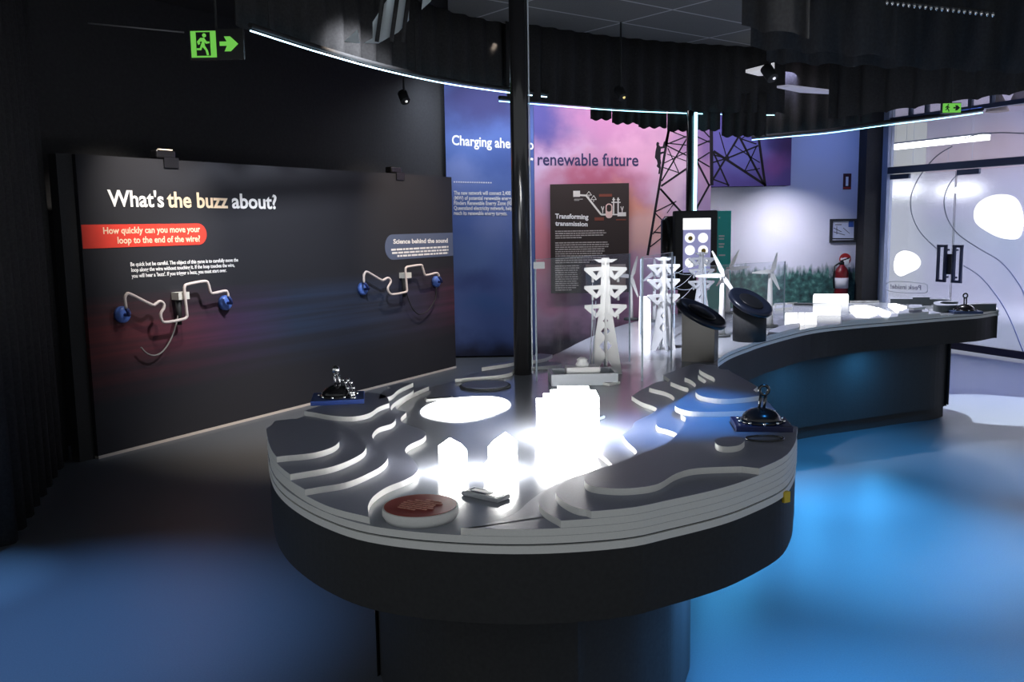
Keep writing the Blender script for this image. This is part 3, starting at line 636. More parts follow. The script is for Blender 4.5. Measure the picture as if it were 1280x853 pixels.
# ================================================================== THE EXHIBIT TABLE
ZD, TH = .88, .018
def PW(p, z): q = P(p[0],p[1],z); return (q.x,q.y)
zb_ = ZD-.042
near = [(335.5,578),(338,598),(346,617),(366,637),(404,659),(460.7,678),(552,689.5),(665,693),(777.5,685.6),(838,673),(900,657),(940,642),(978,622.5),(992,603),(995,585)]
outline_pts = [PW(p,zb_) for p in near]
outline_pts += [PW(p,ZD) for p in ((994.5,552),(976,527),(940,502),(905,478))]
outline_pts += [PW(p,zb_) for p in ((897,463),(903,455),(915,448),(932.5,441),(960,431.5),(1014,417.6),(1068,411),(1122,406.5),(1175.7,401.8),(1222,398.3),(1243,395))]
outline_pts += [PW(p,ZD) for p in ((1248.5,388),(1240,383.5),(1200,380),(1113,378.5),(1050,379),(985,381),(930,384),(880,388),(830,395),(780,406),(735,423),(690,445),(643,459),(604,467),(570,476),(517,490),(460,507),(420,519),(377,534),(352,546),(340,559))]
OUTL = [(p.x,p.y) for p in smooth(outline_pts,5)]
def inset(poly, d):
    n=len(poly); o=[]
    A = sum(poly[i][0]*poly[(i+1)%n][1]-poly[(i+1)%n][0]*poly[i][1] for i in range(n)); sg = 1 if A>0 else -1
    for i in range(n):
        a=V(poly[i-3]); b=V(poly[(i+3)%n]); t=(b-a).normalized(); o.append((poly[i][0]-t.y*d*sg, poly[i][1]+t.x*d*sg))
    def inside(p):
        r=False; j=n-1
        for i in range(n):
            a,b=poly[i],poly[j]
            if (a[1]>p[1])!=(b[1]>p[1]) and p[0]<(b[0]-a[0])*(p[1]-a[1])/(b[1]-a[1])+a[0]: r=not r
            j=i
        return r
    def far(p):
        best=9
        for i in range(n):
            a=V(poly[i]); b=V(poly[(i+1)%n]); ab=b-a; t=max(0,min(1,(V(p)-a).dot(ab)/max(ab.dot(ab),1e-9))); best=min(best,(a+ab*t-V(p)).length)
        return best
    return [p for p in o if inside(p) and far(p)>d*.93]
tc = P(660,560,0)
tab = thing('exhibit_table','long S shaped exhibit table with white layered edge and black base','table',V((tc.x,tc.y,0)))
mk('table_top', MB().prism(OUTL,ZD-.018,ZD,0,1), [DECK,WHITE], tab)
mk('lower_plate', MB().prism(inset(OUTL,.006),ZD-.023,ZD-.018,0,0), DKGREY, tab)
mk('white_plate', MB().prism(OUTL,ZD-.042,ZD-.023,1,1), [DECK,WHITE], tab)
mk('rim', MB().prism(inset(OUTL,.004),ZD-.215,ZD-.042,0,0), RIM, tab)
PED = inset(OUTL,.33)
mk('pedestal', MB().prism(PED,.09,ZD-.215), BLACK, tab); mk('toe_kick', MB().prism(inset(PED,.02),0,.09), BLACK, tab)
zlab = P(983,619,zb_)
mk('yellow_tag', MB().box(P(980,620,zb_)+V((.004,-.004,-.002)),.022,.012,.03,rz=.5), mat('yellow_sticker',(.75,.55,.05),.5), tab)
k1 = lambda x,y: (320+x/3.554, 440+y/3.554)
k2 = lambda x,y: (500+x/3.554, 440+y/3.554)
k3 = lambda x,y: (680+x/3.16, 420+y/3.16)
SN = inset(OUTL,.0) if False else OUTL
def snap(p, d):
    best=None; bd=9; n=len(SN); ins=False; j=n-1
    for i in range(n):
        a,b=SN[i],SN[j]
        if (a[1]>p[1])!=(b[1]>p[1]) and p[0]<(b[0]-a[0])*(p[1]-a[1])/(b[1]-a[1])+a[0]: ins=not ins
        A=V(a); B=V(b); ab=B-A; t=max(0,min(1,(V(p)-A).dot(ab)/max(ab.dot(ab),1e-9))); q=A+ab*t; l=(q-V(p)).length
        if l<bd: bd=l; best=q
        j=i
    return (best.x,best.y) if (bd<d or not ins) else p
def rim_px(px):
    L_=[(897,463),(903,455),(915,448),(932.5,441),(960,431.5),(1014,417.6),(1068,411),(1122,406.5),(1175.7,401.8),(1222,398.3),(1243,395)]
    for (a,b) in zip(L_,L_[1:]):
        if a[0]<=px<=b[0]: return PW((px,a[1]+(b[1]-a[1])*(px-a[0])/(b[0]-a[0])),zb_)
def rim_layer(level, x0, x1, back):
    z1=ZD+TH*level; k=9; front=[snap(rim_px(x0+(x1-x0)*i/k),.2) for i in range(k+1)]
    bk=[PW(p,z1) for p in back]
    poly=front+[(p.x,p.y) for p in smooth(bk,5,False)]
    return mk('terrain_layer', MB().prism(poly,z1-TH+.0006,z1,0,1), [GREYTOP,WHITE], tab)
def layer(level, conv, pts, mats=None):
    z1 = ZD+TH*level; pl = [conv(p[0],p[1])+tuple(p[2:]) for p in pts]
    w3 = [PW(p,z1)+tuple(p[2:]) for p in pl]
    poly = [snap((p.x,p.y),(0 if level==1 else .03) if conv is k1 else (.035 if level==4 else .012)) for p in smooth(w3,6)]
    return mk('terrain_layer', MB().prism(poly,z1-TH+.0006,z1,0,1), mats or [GREYTOP,WHITE], tab)
# left hills
layer(1,k1,[(505,735,'c'),(497,690),(520,645),(580,602),(660,570),(708,542),(720,512),(690,470),(663,442),(680,415),(740,385),(755,362),(735,345),(690,330),(650,312),(645,292),(668,268),(640,262),(620,246),(640,222),(690,188),(768,154,'c'),(700,160),(560,205),(350,265),(200,290),(90,360),(62,440),(66,490),(100,545),(200,625),(330,690)])
layer(2,k1,[(246,605,'c'),(400,580),(520,530),(575,492),(584,460),(560,425),(525,395),(517,368),(545,338),(605,318),(620,290),(598,248),(630,215),(690,180),(700,168,'c'),(560,195),(350,255),(200,280),(90,350),(62,420),(70,470),(110,525),(180,580)])
layer(3,k1,[(190,538,'c'),(340,510),(450,465),(488,430),(478,395),(430,350),(350,315),(250,300),(170,300),(95,330),(66,375),(72,430),(105,480)])
layer(4,k1,[(128,462,'c'),(250,450),(330,428),(365,405),(368,385),(350,350),(280,315),(200,298),(130,302),(80,325),(64,350),(70,392),(95,430)])
layer(3,k1,[(205,258,'c'),(330,283),(430,288),(500,274),(545,246),(592,228,'c'),(585,205),(560,190),(480,178),(360,210),(240,242)])
layer(3,k1,[(545,210,'c'),(600,196),(635,168),(698,138,'c'),(660,142),(600,160),(560,180)])
# right hills, front
layer(1,k3,[(-340,775,'c'),(-235,745),(-120,705),(-60,655),(0,612),(75,572),(160,545),(262,515),(258,495),(235,475),(213,455),(213,435),(245,412),(300,392),(345,365),(360,340),(420,310),(445,290),(430,278),(385,262),(346,238,'c'),(400,205),(460,180),(505,182),(472,155,'c'),(600,110),(690,130),(760,170),(860,240),(940,330),(985,400),(992,470),(970,545),(900,610),(780,665),(600,715),(400,750),(200,770),(0,785),(-200,785)])
layer(2,k3,[(65,728,'c'),(0,690),(-20,655),(0,620),(60,585),(160,545),(300,500),(360,468),(362,450),(330,420),(313,395),(330,375),(380,345),(430,320),(470,285),(512,255),(510,238),(480,222),(440,212),(415,205,'c'),(480,190),(560,120),(690,130),(760,170),(860,240),(940,330),(985,395),(990,460),(960,530),(880,590),(760,645),(600,690),(400,718),(200,735)])
layer(3,k3,[(218,690,'c'),(140,682),(90,662),(52,632),(50,605),(85,575),(160,545),(270,510),(380,478),(470,440),(528,405),(522,385),(490,372),(450,360),(443,340),(460,310),(500,270),(560,230),(570,208),(545,200),(500,182,'c'),(560,130),(690,130),(760,170),(860,240),(940,330),(983,390),(988,450),(960,505),(860,565),(700,625),(500,660),(340,680)])
layer(4,k3,[(848,515,'c'),(700,518),(590,525),(520,545),(450,585),(370,600),(280,603),(200,595),(165,580),(163,556),(200,530),(270,510),(350,478),(450,440),(515,400),(560,330),(540,300),(580,220),(600,195),(580,175),(555,165,'c'),(600,130),(690,130),(760,170),(860,240),(935,325),(975,385),(966,440)])
layer(5,k3,[(518,270),(540,290),(600,300),(700,300),(820,296),(915,294,'c'),(860,240),(760,170),(690,130),(610,150),(640,180),(600,205),(560,235)])
layer(6,k3,[(600,215),(620,238),(700,250),(780,246),(850,237,'c'),(790,192),(740,160),(700,138),(680,118),(650,114),(620,120),(614,133),(640,150),(670,165),(672,182),(640,197)])
layer(5,k3,[(676,412),(700,401),(740,398),(780,402),(792,414),(770,432),(720,438),(685,430)])
# back steps beside the pole
layer(1,lambda x,y:(550+x/8.533,440+y/8.533),[(160,290,'c'),(400,268),(600,252),(720,232),(772,212),(790,190),(1000,160),(1250,140),(1300,120,'c'),(1000,90),(700,150),(420,215)])
layer(2,lambda x,y:(550+x/8.533,440+y/8.533),[(445,168,'c'),(600,145),(760,120),(800,110),(1000,90),(1130,65),(1200,30,'c'),(1000,20),(780,75)])
# far right hills along the rim
k6 = lambda x,y: (1100+x/8, 355+y/8)
k7 = lambda x,y: (960+x/8, 355+y/8)
rim_layer(1,1053,1175,[(1176,391),(1160,388.5),(1140,389.5),(1120,392),(1095,393),(1070,392),(1053,396)])
rim_layer(2,1122,1160,[(1160,386.5),(1150,385.5),(1136,386),(1124,389)])
rim_layer(1,958,1000,[(1000,404),(985,405.5),(972,409),(962,413)])
layer(4,k6,[(285,235,'c'),(300,208),(415,207,'c'),(415,228),(350,240)])
def low_wall(h, pts):
    w3=[PW(k6(p[0],p[1]),ZD+h)+tuple(p[2:]) for p in pts]
    return mk('terrain_wall', MB().prism([(p.x,p.y) for p in smooth(w3,6)],ZD+.0006,ZD+h,0,1), [GREYTOP,mat('shaded_wall_side',(.10,.12,.13),.6)], tab)  # side colour darkened to stand in for shade on faces turned from the light
low_wall(.045,[(105,150,'c'),(420,152,'c'),(640,156),(690,160),(700,152),(640,146,'c'),(105,141,'c')])
low_wall(.068,[(328,134,'c'),(500,134,'c'),(500,127,'c'),(328,127,'c')])
low_wall(.055,[(535,186),(545,204),(600,216),(750,214),(950,204),(1165,200,'c'),(1165,192,'c'),(950,194),(760,202),(640,200),(600,190),(640,178),(760,180),(770,172),(640,170),(560,176)])
for lv,pt in ((1,[(640,130,'c'),(910,130,'c'),(905,105,'c'),(650,105,'c')]),(1,[(800,165,'c'),(1050,165,'c'),(1045,140,'c'),(820,140,'c')]),(1,[(60,200,'c'),(180,195,'c'),(175,165,'c'),(60,170,'c')]),(1,[(70,250,'c'),(245,230,'c'),(240,205,'c'),(80,215,'c')])):
    layer(lv,k7,pt)

# ------------------------------------------------------------------ things on the table
def disc_px(name, cx, cy, rx, z, h, m, label, cat, sides=None, n=40):
    c = P(cx,cy,z); r = (P(cx+rx,cy,z)-c).length
    return c, r
# glowing oval
ov = [(526,513),(535,506),(556,499.5),(580,496.5),(610,495.5),(630,498.5),(638,505),(632,511),(612,518.5),(590,524),(565,525.5),(540,522),(528,517.5)]
z1 = ZD+.005; poly = [(p.x,p.y) for p in smooth([PW(p,z1) for p in ov],5)]
c0 = P(582,511,ZD)
tag(mk('light_inset', MB().prism(poly,ZD+.0005,z1), GLOWS, base=c0),'flat glowing white oval set in the deck behind the small houses','light')
# round grey disc
c0 = P(606.5,483.5,ZD); r = (P(638.5,483.5,ZD)-c0).length
t = thing('round_plate','flat grey round plate with a dark edge beside the polished pole','plate',c0)
mk('plate', MB().lathe([(r,0.0005),(r,.006),(r-.006,.009)],c0,40), DKGREY, t); mk('top_face', MB().lathe([(r-.01,.009),(r-.012,.0105)],c0,40), GREYTOP, t)
# red disc
zr = ZD+.03; c0 = P(525.5,632,zr); c0.z = ZD; r = (P(573,632,zr)-P(525.5,632,zr)).length
t = thing('red_round_label','red round label with lines of text on a white disc near the front edge','label',c0)
mk('disc', MB().lathe([(r*.93,.0005),(r,.012),(r,.026),(r*.985,.03)],c0,48), WHITE, t)
mk('red_face', MB().lathe([(r*.95,.03),(r*.945,.0312)],c0,48), mat('brick_red_print',(.36,.055,.035),.5), t)
gm = MB(); ru = V((.87,-.49,0)); rv = V((.49,.87,0))
for k,(l,x) in enumerate(((.5,-.1),(.9,-.35),(1.0,-.5),(1.05,-.52),(1.0,-.5),(.95,-.45),(.6,-.4))):
    greek(gm, c0+V((0,0,.0312))+ru*(x*r)+rv*((.45-.14*k)*r), ru, rv, V((0,0,1)), l*r, .12*r, 1)
mk('print', gm, mat('pale_red_print',(.62,.28,.22),.6), t)
# house lamps
def house(px,py,w_,h_,label,rz):
    c = P(px,py,ZD); t = thing('house_lamp',label,'lamp',c,'glowing house lamps')
    R = Matrix.Rotation(rz,3,'Z')
    def gable(o,w,d,h,rh):
        mb = MB(); pf = [(-w/2,0),(w/2,0),(w/2,h),(0,h+rh),(-w/2,h)]
        a = mb.add([o+R@V((x,-d/2,z)) for x,z in pf]); b = mb.add([o+R@V((x,d/2,z)) for x,z in pf])
        mb.face([a+i for i in range(5)]); mb.face([b+i for i in range(4,-1,-1)])
        for i in range(5): j=(i+1)%5; mb.face((a+i,b+i,b+j,a+j))
        return mb
    mk('main_block', gable(c+V((0,.012,.0005)),w_,w_*1.1,h_,h_*.32), GLOW, t); mk('front_block', gable(c+R@V((-.008,-w_*.75,.0005)),w_*.9,w_*.6,h_*.5,h_*.12), GLOW, t)
house(566,590,.070,.068,'glowing white house lamp nearest the red round label',.25)
house(629,590,.070,.080,'glowing white house lamp between the smaller house and the glowing tower block',-.2)
c = P(708,545,ZD); t = thing('tower_block_lamp','glowing white block of stepped towers, largest lamp on the deck','lamp',c)
s = 369.
for (x0,x1,h,dy,dd) in ((671,680,.125,-.02,.10),(680.2,689,.137,-.01,.12),(689.2,699,.146,0,.14),(699.2,738,.155,0.01,.15),(738.2,747,.142,.01,.13)):
    mk('tower', MB().box(c+V((((x0+x1)/2-708)/s,dy,h/2+.0005)),(x1-x0)/s,dd,h), GLOW, t)
# plaques
def plaque(px,py,L,Wd,rz,label,txt=False,tilt=0):
    z=ZD; c=P(px,py,z); t=thing('label_plaque',label,'plaque',c,'small label plaques'); R=Matrix.Rotation(rz,3,'Z')
    mk('base', MB().box(c+V((0,0,.0065)),L,Wd,.012,rz), WHITE if not txt else mat('grey_plaque',(.42,.44,.48),.4), t, bevel=.003)
    mk('black_face', MB().box(c+V((0,0,.0130)),L*.86,Wd*.62,.001,rz), GLOSSBLK, t)
    if txt: 
        for k in range(4): pass
        mk('light_window', MB().box(c+R@V((-.01,.0,0))+V((0,0,.0142)),L*.5,Wd*.3,.001,rz), WTXT, t)
plaque(549,501,.118,.036,.30,'small black faced plaque at the left end of the glowing oval')
plaque(763.5,481,.075,.05,.75,'small black faced plaque right of the white tray')
plaque(744,526,.09,.035,.95,'small dark plaque at the right foot of the glowing tower block')
plaque(607,621.5,.125,.055,-.66,'grey rounded plaque with a black window between red label and right hills',True)
# white tray with power station model
c = P(728,478,ZD); t = thing('tray_model','white square tray with a small block model behind the glowing towers','model',c)
rz=.05; R=Matrix.Rotation(rz,3,'Z'); L=.285; Wd=.17
mk('tray_floor', MB().box(c+V((0,0,.008)),L,Wd,.015,rz), MODELW, t)
for k,(x,y,a,b) in enumerate(((0,-Wd/2,L,.012),(0,Wd/2,L,.012),(-L/2,0,.012,Wd),(L/2,0,.012,Wd))): mk('tray_wall', MB().box(c+R@V((x,y,.027))+V((0,0,0)),a,b,.052,rz), mat('frosted_tray',(.62,.66,.72),.3), t)
mk('block', MB().box(c+V((.0,0,.045)),.15,.09,.06,rz), MODELW, t)
mk('block_top', MB().lathe([(.028,.075),(.03,.085),(.022,.098),(.026,.104),(.012,.115)],c,12), MODELW, t)

def tower(px,py,H,label,rz=0,m=None):
    m = m or MODELW
    c = P(px,py,ZD); t = thing('transmission_tower',label,'pylon model',c,'white pylon models'); k = H/.55
    R = Matrix.Rotation(rz,4,'Z')
    F = Matrix.Translation(c) @ R @ frame(V((0,0,0)),(1,0,0),(0,0,1),(0,-1,0)) 
    G = Matrix.Translation(c) @ R @ frame(V((0,0,0)),(0,1,0),(0,0,1),(1,0,0))
    def sc(l): return [(x*k,z*k+.0005) for x,z in l]
    body = [(-.078,0),(-.05,0),(0,.085),(.05,0),(.078,0),(.024,.34),(.018,.55),(-.018,.55),(-.024,.34)]
    dia = [[(0,z-r*1.2),(r,z),(0,z+r*1.2),(-r,z)] for z,r in ((.135,.030),(.205,.022),(.255,.013),(.288,.008))]
    sheet('body_plate',[sc(body)]+[sc(d) for d in dia],.008,F,m,t); 
    body2 = [(x*.8,z) for x,z in body]; sheet('cross_plate',[sc(body2)]+[sc([(x*.8,z) for x,z in d]) for d in dia],.008,G,m,t)
    sheet('top_bar',[sc([(-.055,.545),(.055,.545),(.03,.53),(-.03,.53)])],.02,F,m,t)
    for z in (.488,.402,.312):
        for sgn in (-1,1):
            arm = [(sgn*.016,z+.022),(sgn*.098,z+.018),(sgn*.10,z+.006),(sgn*.045,z-.042),(sgn*.016,z-.02)]; hole=[(sgn*.03,z+.004),(sgn*.06,z+.002),(sgn*.042,z-.02)]
            o = sheet('cross_arm',[sc(arm),sc(hole)],.022,F,m,t)
        for sgn in (-1,1): mk('insulator', MB().tube([c+R.to_3x3()@V((sgn*.06*k,0,(z-.02)*k)),c+R.to_3x3()@V((sgn*.06*k,0,(z-.05)*k))],.006*k,6), m, t)
    return c,k
tw1 = tower(757,468,.55,'tall white pylon model nearest the camera behind the white tray')
tw2 = tower(829,438,.52,'white pylon model behind the clear screens, second along the deck',.25)
tw3 = tower(876,405,.50,'grey white pylon model in front of the touch screen kiosk, farthest of the three',.1,mat('grey_model',(.55,.57,.62),.5))
def wires(A,B,label,n=3):
    t=[]
    mb=MB()
    for z in (.44,.35,.26):
        for sgn in (-1,1):
            a=A+V((sgn*.06,0,z)); b=B+V((sgn*.06,0,z)); mb.tube([a.lerp(b,k/8)-V((0,0,.05*4*(k/8)*(1-k/8))) for k in range(9)],.0016,5)
    tag(mk('power_line', mb, mat('pale_wire',(.55,.6,.7),.4), base=A), label, 'cable')
wires(tw2[0],tw3[0],'thin pale wires strung between the second and third pylon models')
mb=MB()
for sx,z in ((-.06,.44),(-.06,.35),(-.06,.26),(-.045,.35)):
    a=tw1[0]+V((sx,0,z)); b=P(735+random.uniform(-3,8),455,ZD+.06); mb.tube([a,b],.0016,5)
tag(mk('power_line', mb, mat('pale_wire',(.55,.6,.7),.4), base=tw1[0]),'thin pale wires running from the nearest pylon model down to the tray','cable')

def turbine(px,py,hub_y,blades,bl,label,mr=.012,pl=True):
    c = P(px,py,ZD); t = thing('wind_turbine',label,'wind turbine model',c,'white wind turbine models')
    hub = D(px+ (hub_y-py)*.0, hub_y, c.y); hub.x = c.x
    if pl: mk('base_plate', MB().lathe([(.055,.0005),(.055,.012),(.05,.015)],c,24), DKGREY, t)
    mk('mast', MB().tube([c+V((0,0,.012)),hub+V((0,.012,0))],[mr*1.25,mr*.7],12), MODELW, t)
    mk('nacelle', MB().tube([hub+V((0,.03,0)),hub+V((0,-.02,0)),hub+V((0,-.032,0))],[.012,.014,.005],12), MODELW, t)
    for a in blades:
        d = V((math.cos(math.radians(a)),0,math.sin(math.radians(a)))); q = V((-d.z,0,d.x)); o=hub+V((0,-.022,0))
        bm = MB()
        for (r,wd) in ((0,.008),(bl*.2,.018),(bl*.6,.013),(bl,.005)): bm.v += [o+d*r-q*wd-V((0,.003,0)),o+d*r+q*wd*.6-V((0,.003,0)),o+d*r+q*wd*.6+V((0,.003,0)),o+d*r-q*wd+V((0,.003,0))]
        for k in range(3):
            for e in range(4): bm.face((4*k+e,4*k+(e+1)%4,4*k+4+(e+1)%4,4*k+4+e))
        bm.face((3,2,1,0)); bm.face((12,13,14,15)); mk('blade', bm, MODELW, t)
turbine(789,400,346,(75,-72,175),.155,'slim white wind turbine model between the first two pylons')
turbine(818,402,341,(95,-30,215),.10,'small white wind turbine model behind the second pylon')
turbine(902,421,345,(115,-55,180),.17,'white wind turbine model beside the third pylon, between the two black consoles',.017)
turbine(909.5,392,336,(62,5,235),.16,'white wind turbine model just right of the kiosk, one blade pointing right',.016)
turbine(962,409,340,(182,-65,75),.13,'white wind turbine model right of the tilted black consoles',.018)
def small_house(px,py,w_,h_,label):
    c=P(px,py,ZD); tag(mk('house_lamp', MB().hexa([c+V((x*w_/2,y*w_/2,.0005)) for x,y in ((-1,-1),(1,-1),(1,1),(-1,1))]+[c+V((x*w_/2*.9,y*w_/2*.9,h_)) for x,y in ((-1,-1),(1,-1),(1,1),(-1,1))]), mat('dim_glowing_acrylic',(1,1,1),.4,emit=2.2), base=c), label,'lamp','glowing blocks behind the screens')
small_house(806,412,.07,.22,'tall glowing white block left of the small turbine behind the clear screen')
small_house(830,405,.06,.13,'short glowing white block at the foot of the second pylon')

# clear screens
def pane(a,b,ztop,label,corner=True,t=.008):
    A=P(*a,ZD); B=P(*b,ZD); u=(B-A); L=u.length; u.normalize(); n=V((u.y,-u.x,0))
    o=thing('clear_screen',label,'clear screen',A.lerp(B,.5))
    mk('sheet', MB().obox(A+V((0,0,.0006)),u,(0,0,1),n,L,ztop-ZD,t), ACRYL, o)
    for q in (A,B): mk('edge', MB().obox(q-u*.001+V((0,0,.0006)),u,(0,0,1),n,.002,ztop-ZD,t+.001), ACRYLE, o)
    mk('top_edge', MB().obox(A+V((0,0,ztop-ZD)),u,(0,0,1),n,L,.0015,t), ACRYLE, o)
    return o,A
o,A = pane((670,477),(786,452),1.435,'clear acrylic screen in front of the nearest pylon, joined to the polished pole')
mk('clip', MB().box(A+V((.02,-.006,.53)),.05,.02,.03), CHROME, o)
pane((801.5,477),(838,452),1.44,'clear acrylic screen angled back in front of the second pylon')
pane((880,413),(979,400),1.30,'clear acrylic screen behind the black consoles at right')
pane((800,418),(842,410),1.36,'clear acrylic screen behind the second pylon, farthest back')

# poles
def pole(c, r, z0, z1, m, name, label):
    return tag(mk(name, MB().lathe([(r*1.0,z0),(r,z0+.01),(r,z1)],V((c.x,c.y,0)),32), m, base=V((c.x,c.y,z0))), label,'pole')
pc = P(653.6,468,ZD); r_ = 11.0*pc.y/1130
t = thing('support_pole','thick polished black pole rising from the table to the ceiling','pole',pc)
mk('shaft', MB().lathe([(r_,ZD+.0005),(r_,CEIL)],V((pc.x,pc.y,0)),40), POLEM, t)
mk('cable_strip', MB().box(V((pc.x+r_+.004,pc.y-.01,(ZD+2.62)/2)),.006,.02,2.62-ZD-.01), mat('pale_strip',(.5,.55,.62),.3), t)
lc = D(866,300,9.52); t = thing('lit_pole','slim dark pole with a glowing vertical light tube behind the kiosk','pole',V((lc.x,lc.y,0)))
mk('shaft', MB().tube([V((lc.x-.025,lc.y+.03,0)),V((lc.x-.025,lc.y+.03,CEIL))],.045,20), GLOSSBLK, t)
z_t = D(866,141,9.5).z
mk('light_tube', MB().tube([V((lc.x+.012,lc.y-.035,.5)),V((lc.x+.012,lc.y-.035,z_t))],.017,12), LED, t)

# kiosk
KY=7.7
kc=D(868,300,KY); t=thing('touch_kiosk','black touch screen kiosk with round icons on its lit screen','kiosk',V((kc.x,KY+.12,0)))
a=D(843,342,KY); b=D(897.5,263,KY)
hd=MB().box(((a.x+b.x)/2,KY+.06,(a.z+b.z)/2),b.x-a.x,.12,b.z-a.z); mk('head', hd, BLACK, t, bevel=.012)
a2=D(826,312,KY+.2); b2=D(856,270,KY+.2)
sh=MB().lathe([(.10,a2.z-.35),(.12,a2.z-.3),(.12,b2.z-.04),(.09,b2.z)],V(((a2.x+b2.x)/2+.02,KY+.22,0)),24); mk('rear_shell', sh, GLOSSBLK, t)
mk('post', MB().box(((a.x+b.x)/2-.05,KY+.12,a.z/2+.02),.14,.10,a.z-.02+.06), BLACK, t); mk('foot', MB().box(((a.x+b.x)/2-.05,KY+.12,.01),.45,.4,.02), BLACK, t)
sa=D(853.5,341,KY-.002); sb=D(888.5,273,KY-.002)
scr=mk('screen', MB().box(((sa.x+sb.x)/2,KY-.004,(sa.z+sb.z)/2),sb.x-sa.x,.008,sb.z-sa.z), mat('lit_violet_screen',(.2,.2,.4),.3,emit=.42,ecol=(.50,.50,.88)), t)
SW=mat('lit_white_screen',(.9,.9,.9),.3,emit=1.0,ecol=(1,1,1))
box_on('title_bar',853.7,272.5,888.4,287.5,KY-.0085,.002,SW,scr)
for cx in (862.3,878.8):
    for cy in (297.5,313,328.5):
        c=D(cx,cy,KY-.009); mk('icon', MB().lathe([(.042,0),(.042,.002)],c,20,RX), SW, scr)
        if (cx,cy) in ((862.3,297.5),(878.8,313)): mk('icon_glyph', MB().lathe([(.018,0),(.02,.003)],c+V((.004,-.001,-.004)),12,RX), mat('ochre_glyph',(.5,.33,.05),.5), scr)
# teal banner
t=thing('pull_up_banner','teal banner with small white lettering standing behind the kiosk','banner',D(900,400,8.9))
ta=D(884,345,8.9); tb_=D(914,263.5,8.9); t.location=V(((ta.x+tb_.x)/2,8.9,0))
mk('sheet', MB().box(((ta.x+tb_.x)/2,8.9,(tb_.z+.1)/2),tb_.x-ta.x,.012,tb_.z-.1), TEAL, t); mk('foot', MB().box(((ta.x+tb_.x)/2,8.9,.04),tb_.x-ta.x+.06,.22,.08), GUN, t)
tm=MB()
for (x,y,w_) in ((898.5,271,1.6),(898.5,294,7),(898.5,297.5,6.5),(898.5,304,7),(898.5,307.5,6),(898.5,318,8)): tm.obox(D(x,y+2.2,8.892),(1,0,0),(0,0,1),NF,w_*8.9/1130,1.9*8.9/1130,.002)
mk('small_print', tm, WTXT, t)

# tilted consoles
def console(px,py,label,body,wd,dp,hl,hr,disc,rad,nrm,rz=0):
    c=P(px,py,ZD); t=thing('tilted_console',label,'console',c,'tilted black consoles')
    n=V(nrm).normalized(); dc=D(*disc,c.y)
    mb=MB()
    if body=='box': ring=[(x*wd/2,y*dp/2) for x,y in ((-1,-1),(1,-1),(1,1),(-1,1))]; Rz=Matrix.Rotation(rz,2); ring=[tuple(Rz@V(p)) for p in ring]
    else: ring=[(wd/2*math.cos(k*2*math.pi/28),wd/2*math.sin(k*2*math.pi/28)) for k in range(28)]
    N_=len(ring); a=mb.add([c+V((x,y,.0006)) for x,y in ring]); top=[]
    for x,y in ring:
        z=dc.z-((c.x+x-dc.x)*n.x+(c.y+y-dc.y)*n.y)/n.z-.012; top.append(V((c.x+x,c.y+y,z)))
    b=mb.add(top); mb.face(range(a+N_-1,a-1,-1)); mb.face(range(b,b+N_))
    for i in range(N_): j=(i+1)%N_; mb.face((a+i,a+j,b+j,b+i),0,body!='box')
    mk('column', mb, BLACK if body!='box' else mat('satin_black_panel',(.045,.042,.038),.35), t)
    Q=n.to_track_quat('Z','Y').to_matrix()
    mk('tilted_ring', MB().lathe([(rad*.80,-.014),(rad*.97,-.012),(rad,0),(rad*.97,.012),(rad*.86,.018),(rad*.80,.012),(rad*.3,.006)],dc,40,Q), mat('blue_black_gloss',(.008,.011,.022),.3,spec=.35), t)
    mk('lens', MB().lathe([(rad*.55,.012),(rad*.5,.016),(rad*.2,.018)],dc,32,Q), mat('dark_lens',(.008,.009,.012),.35,spec=.3), t)
    return t
console(875,450,'black console with a tilted oval top on a square column, nearer the hills','box',.165,.16,0,0,(876.5,392.5),.142,(.41,-.29,.9),-.35)
console(936.5,426,'black console with a tilted round top on a round column by the concave rim','cyl',.195,.195,0,0,(938,378.5),.142,(.33,-.43,.84))

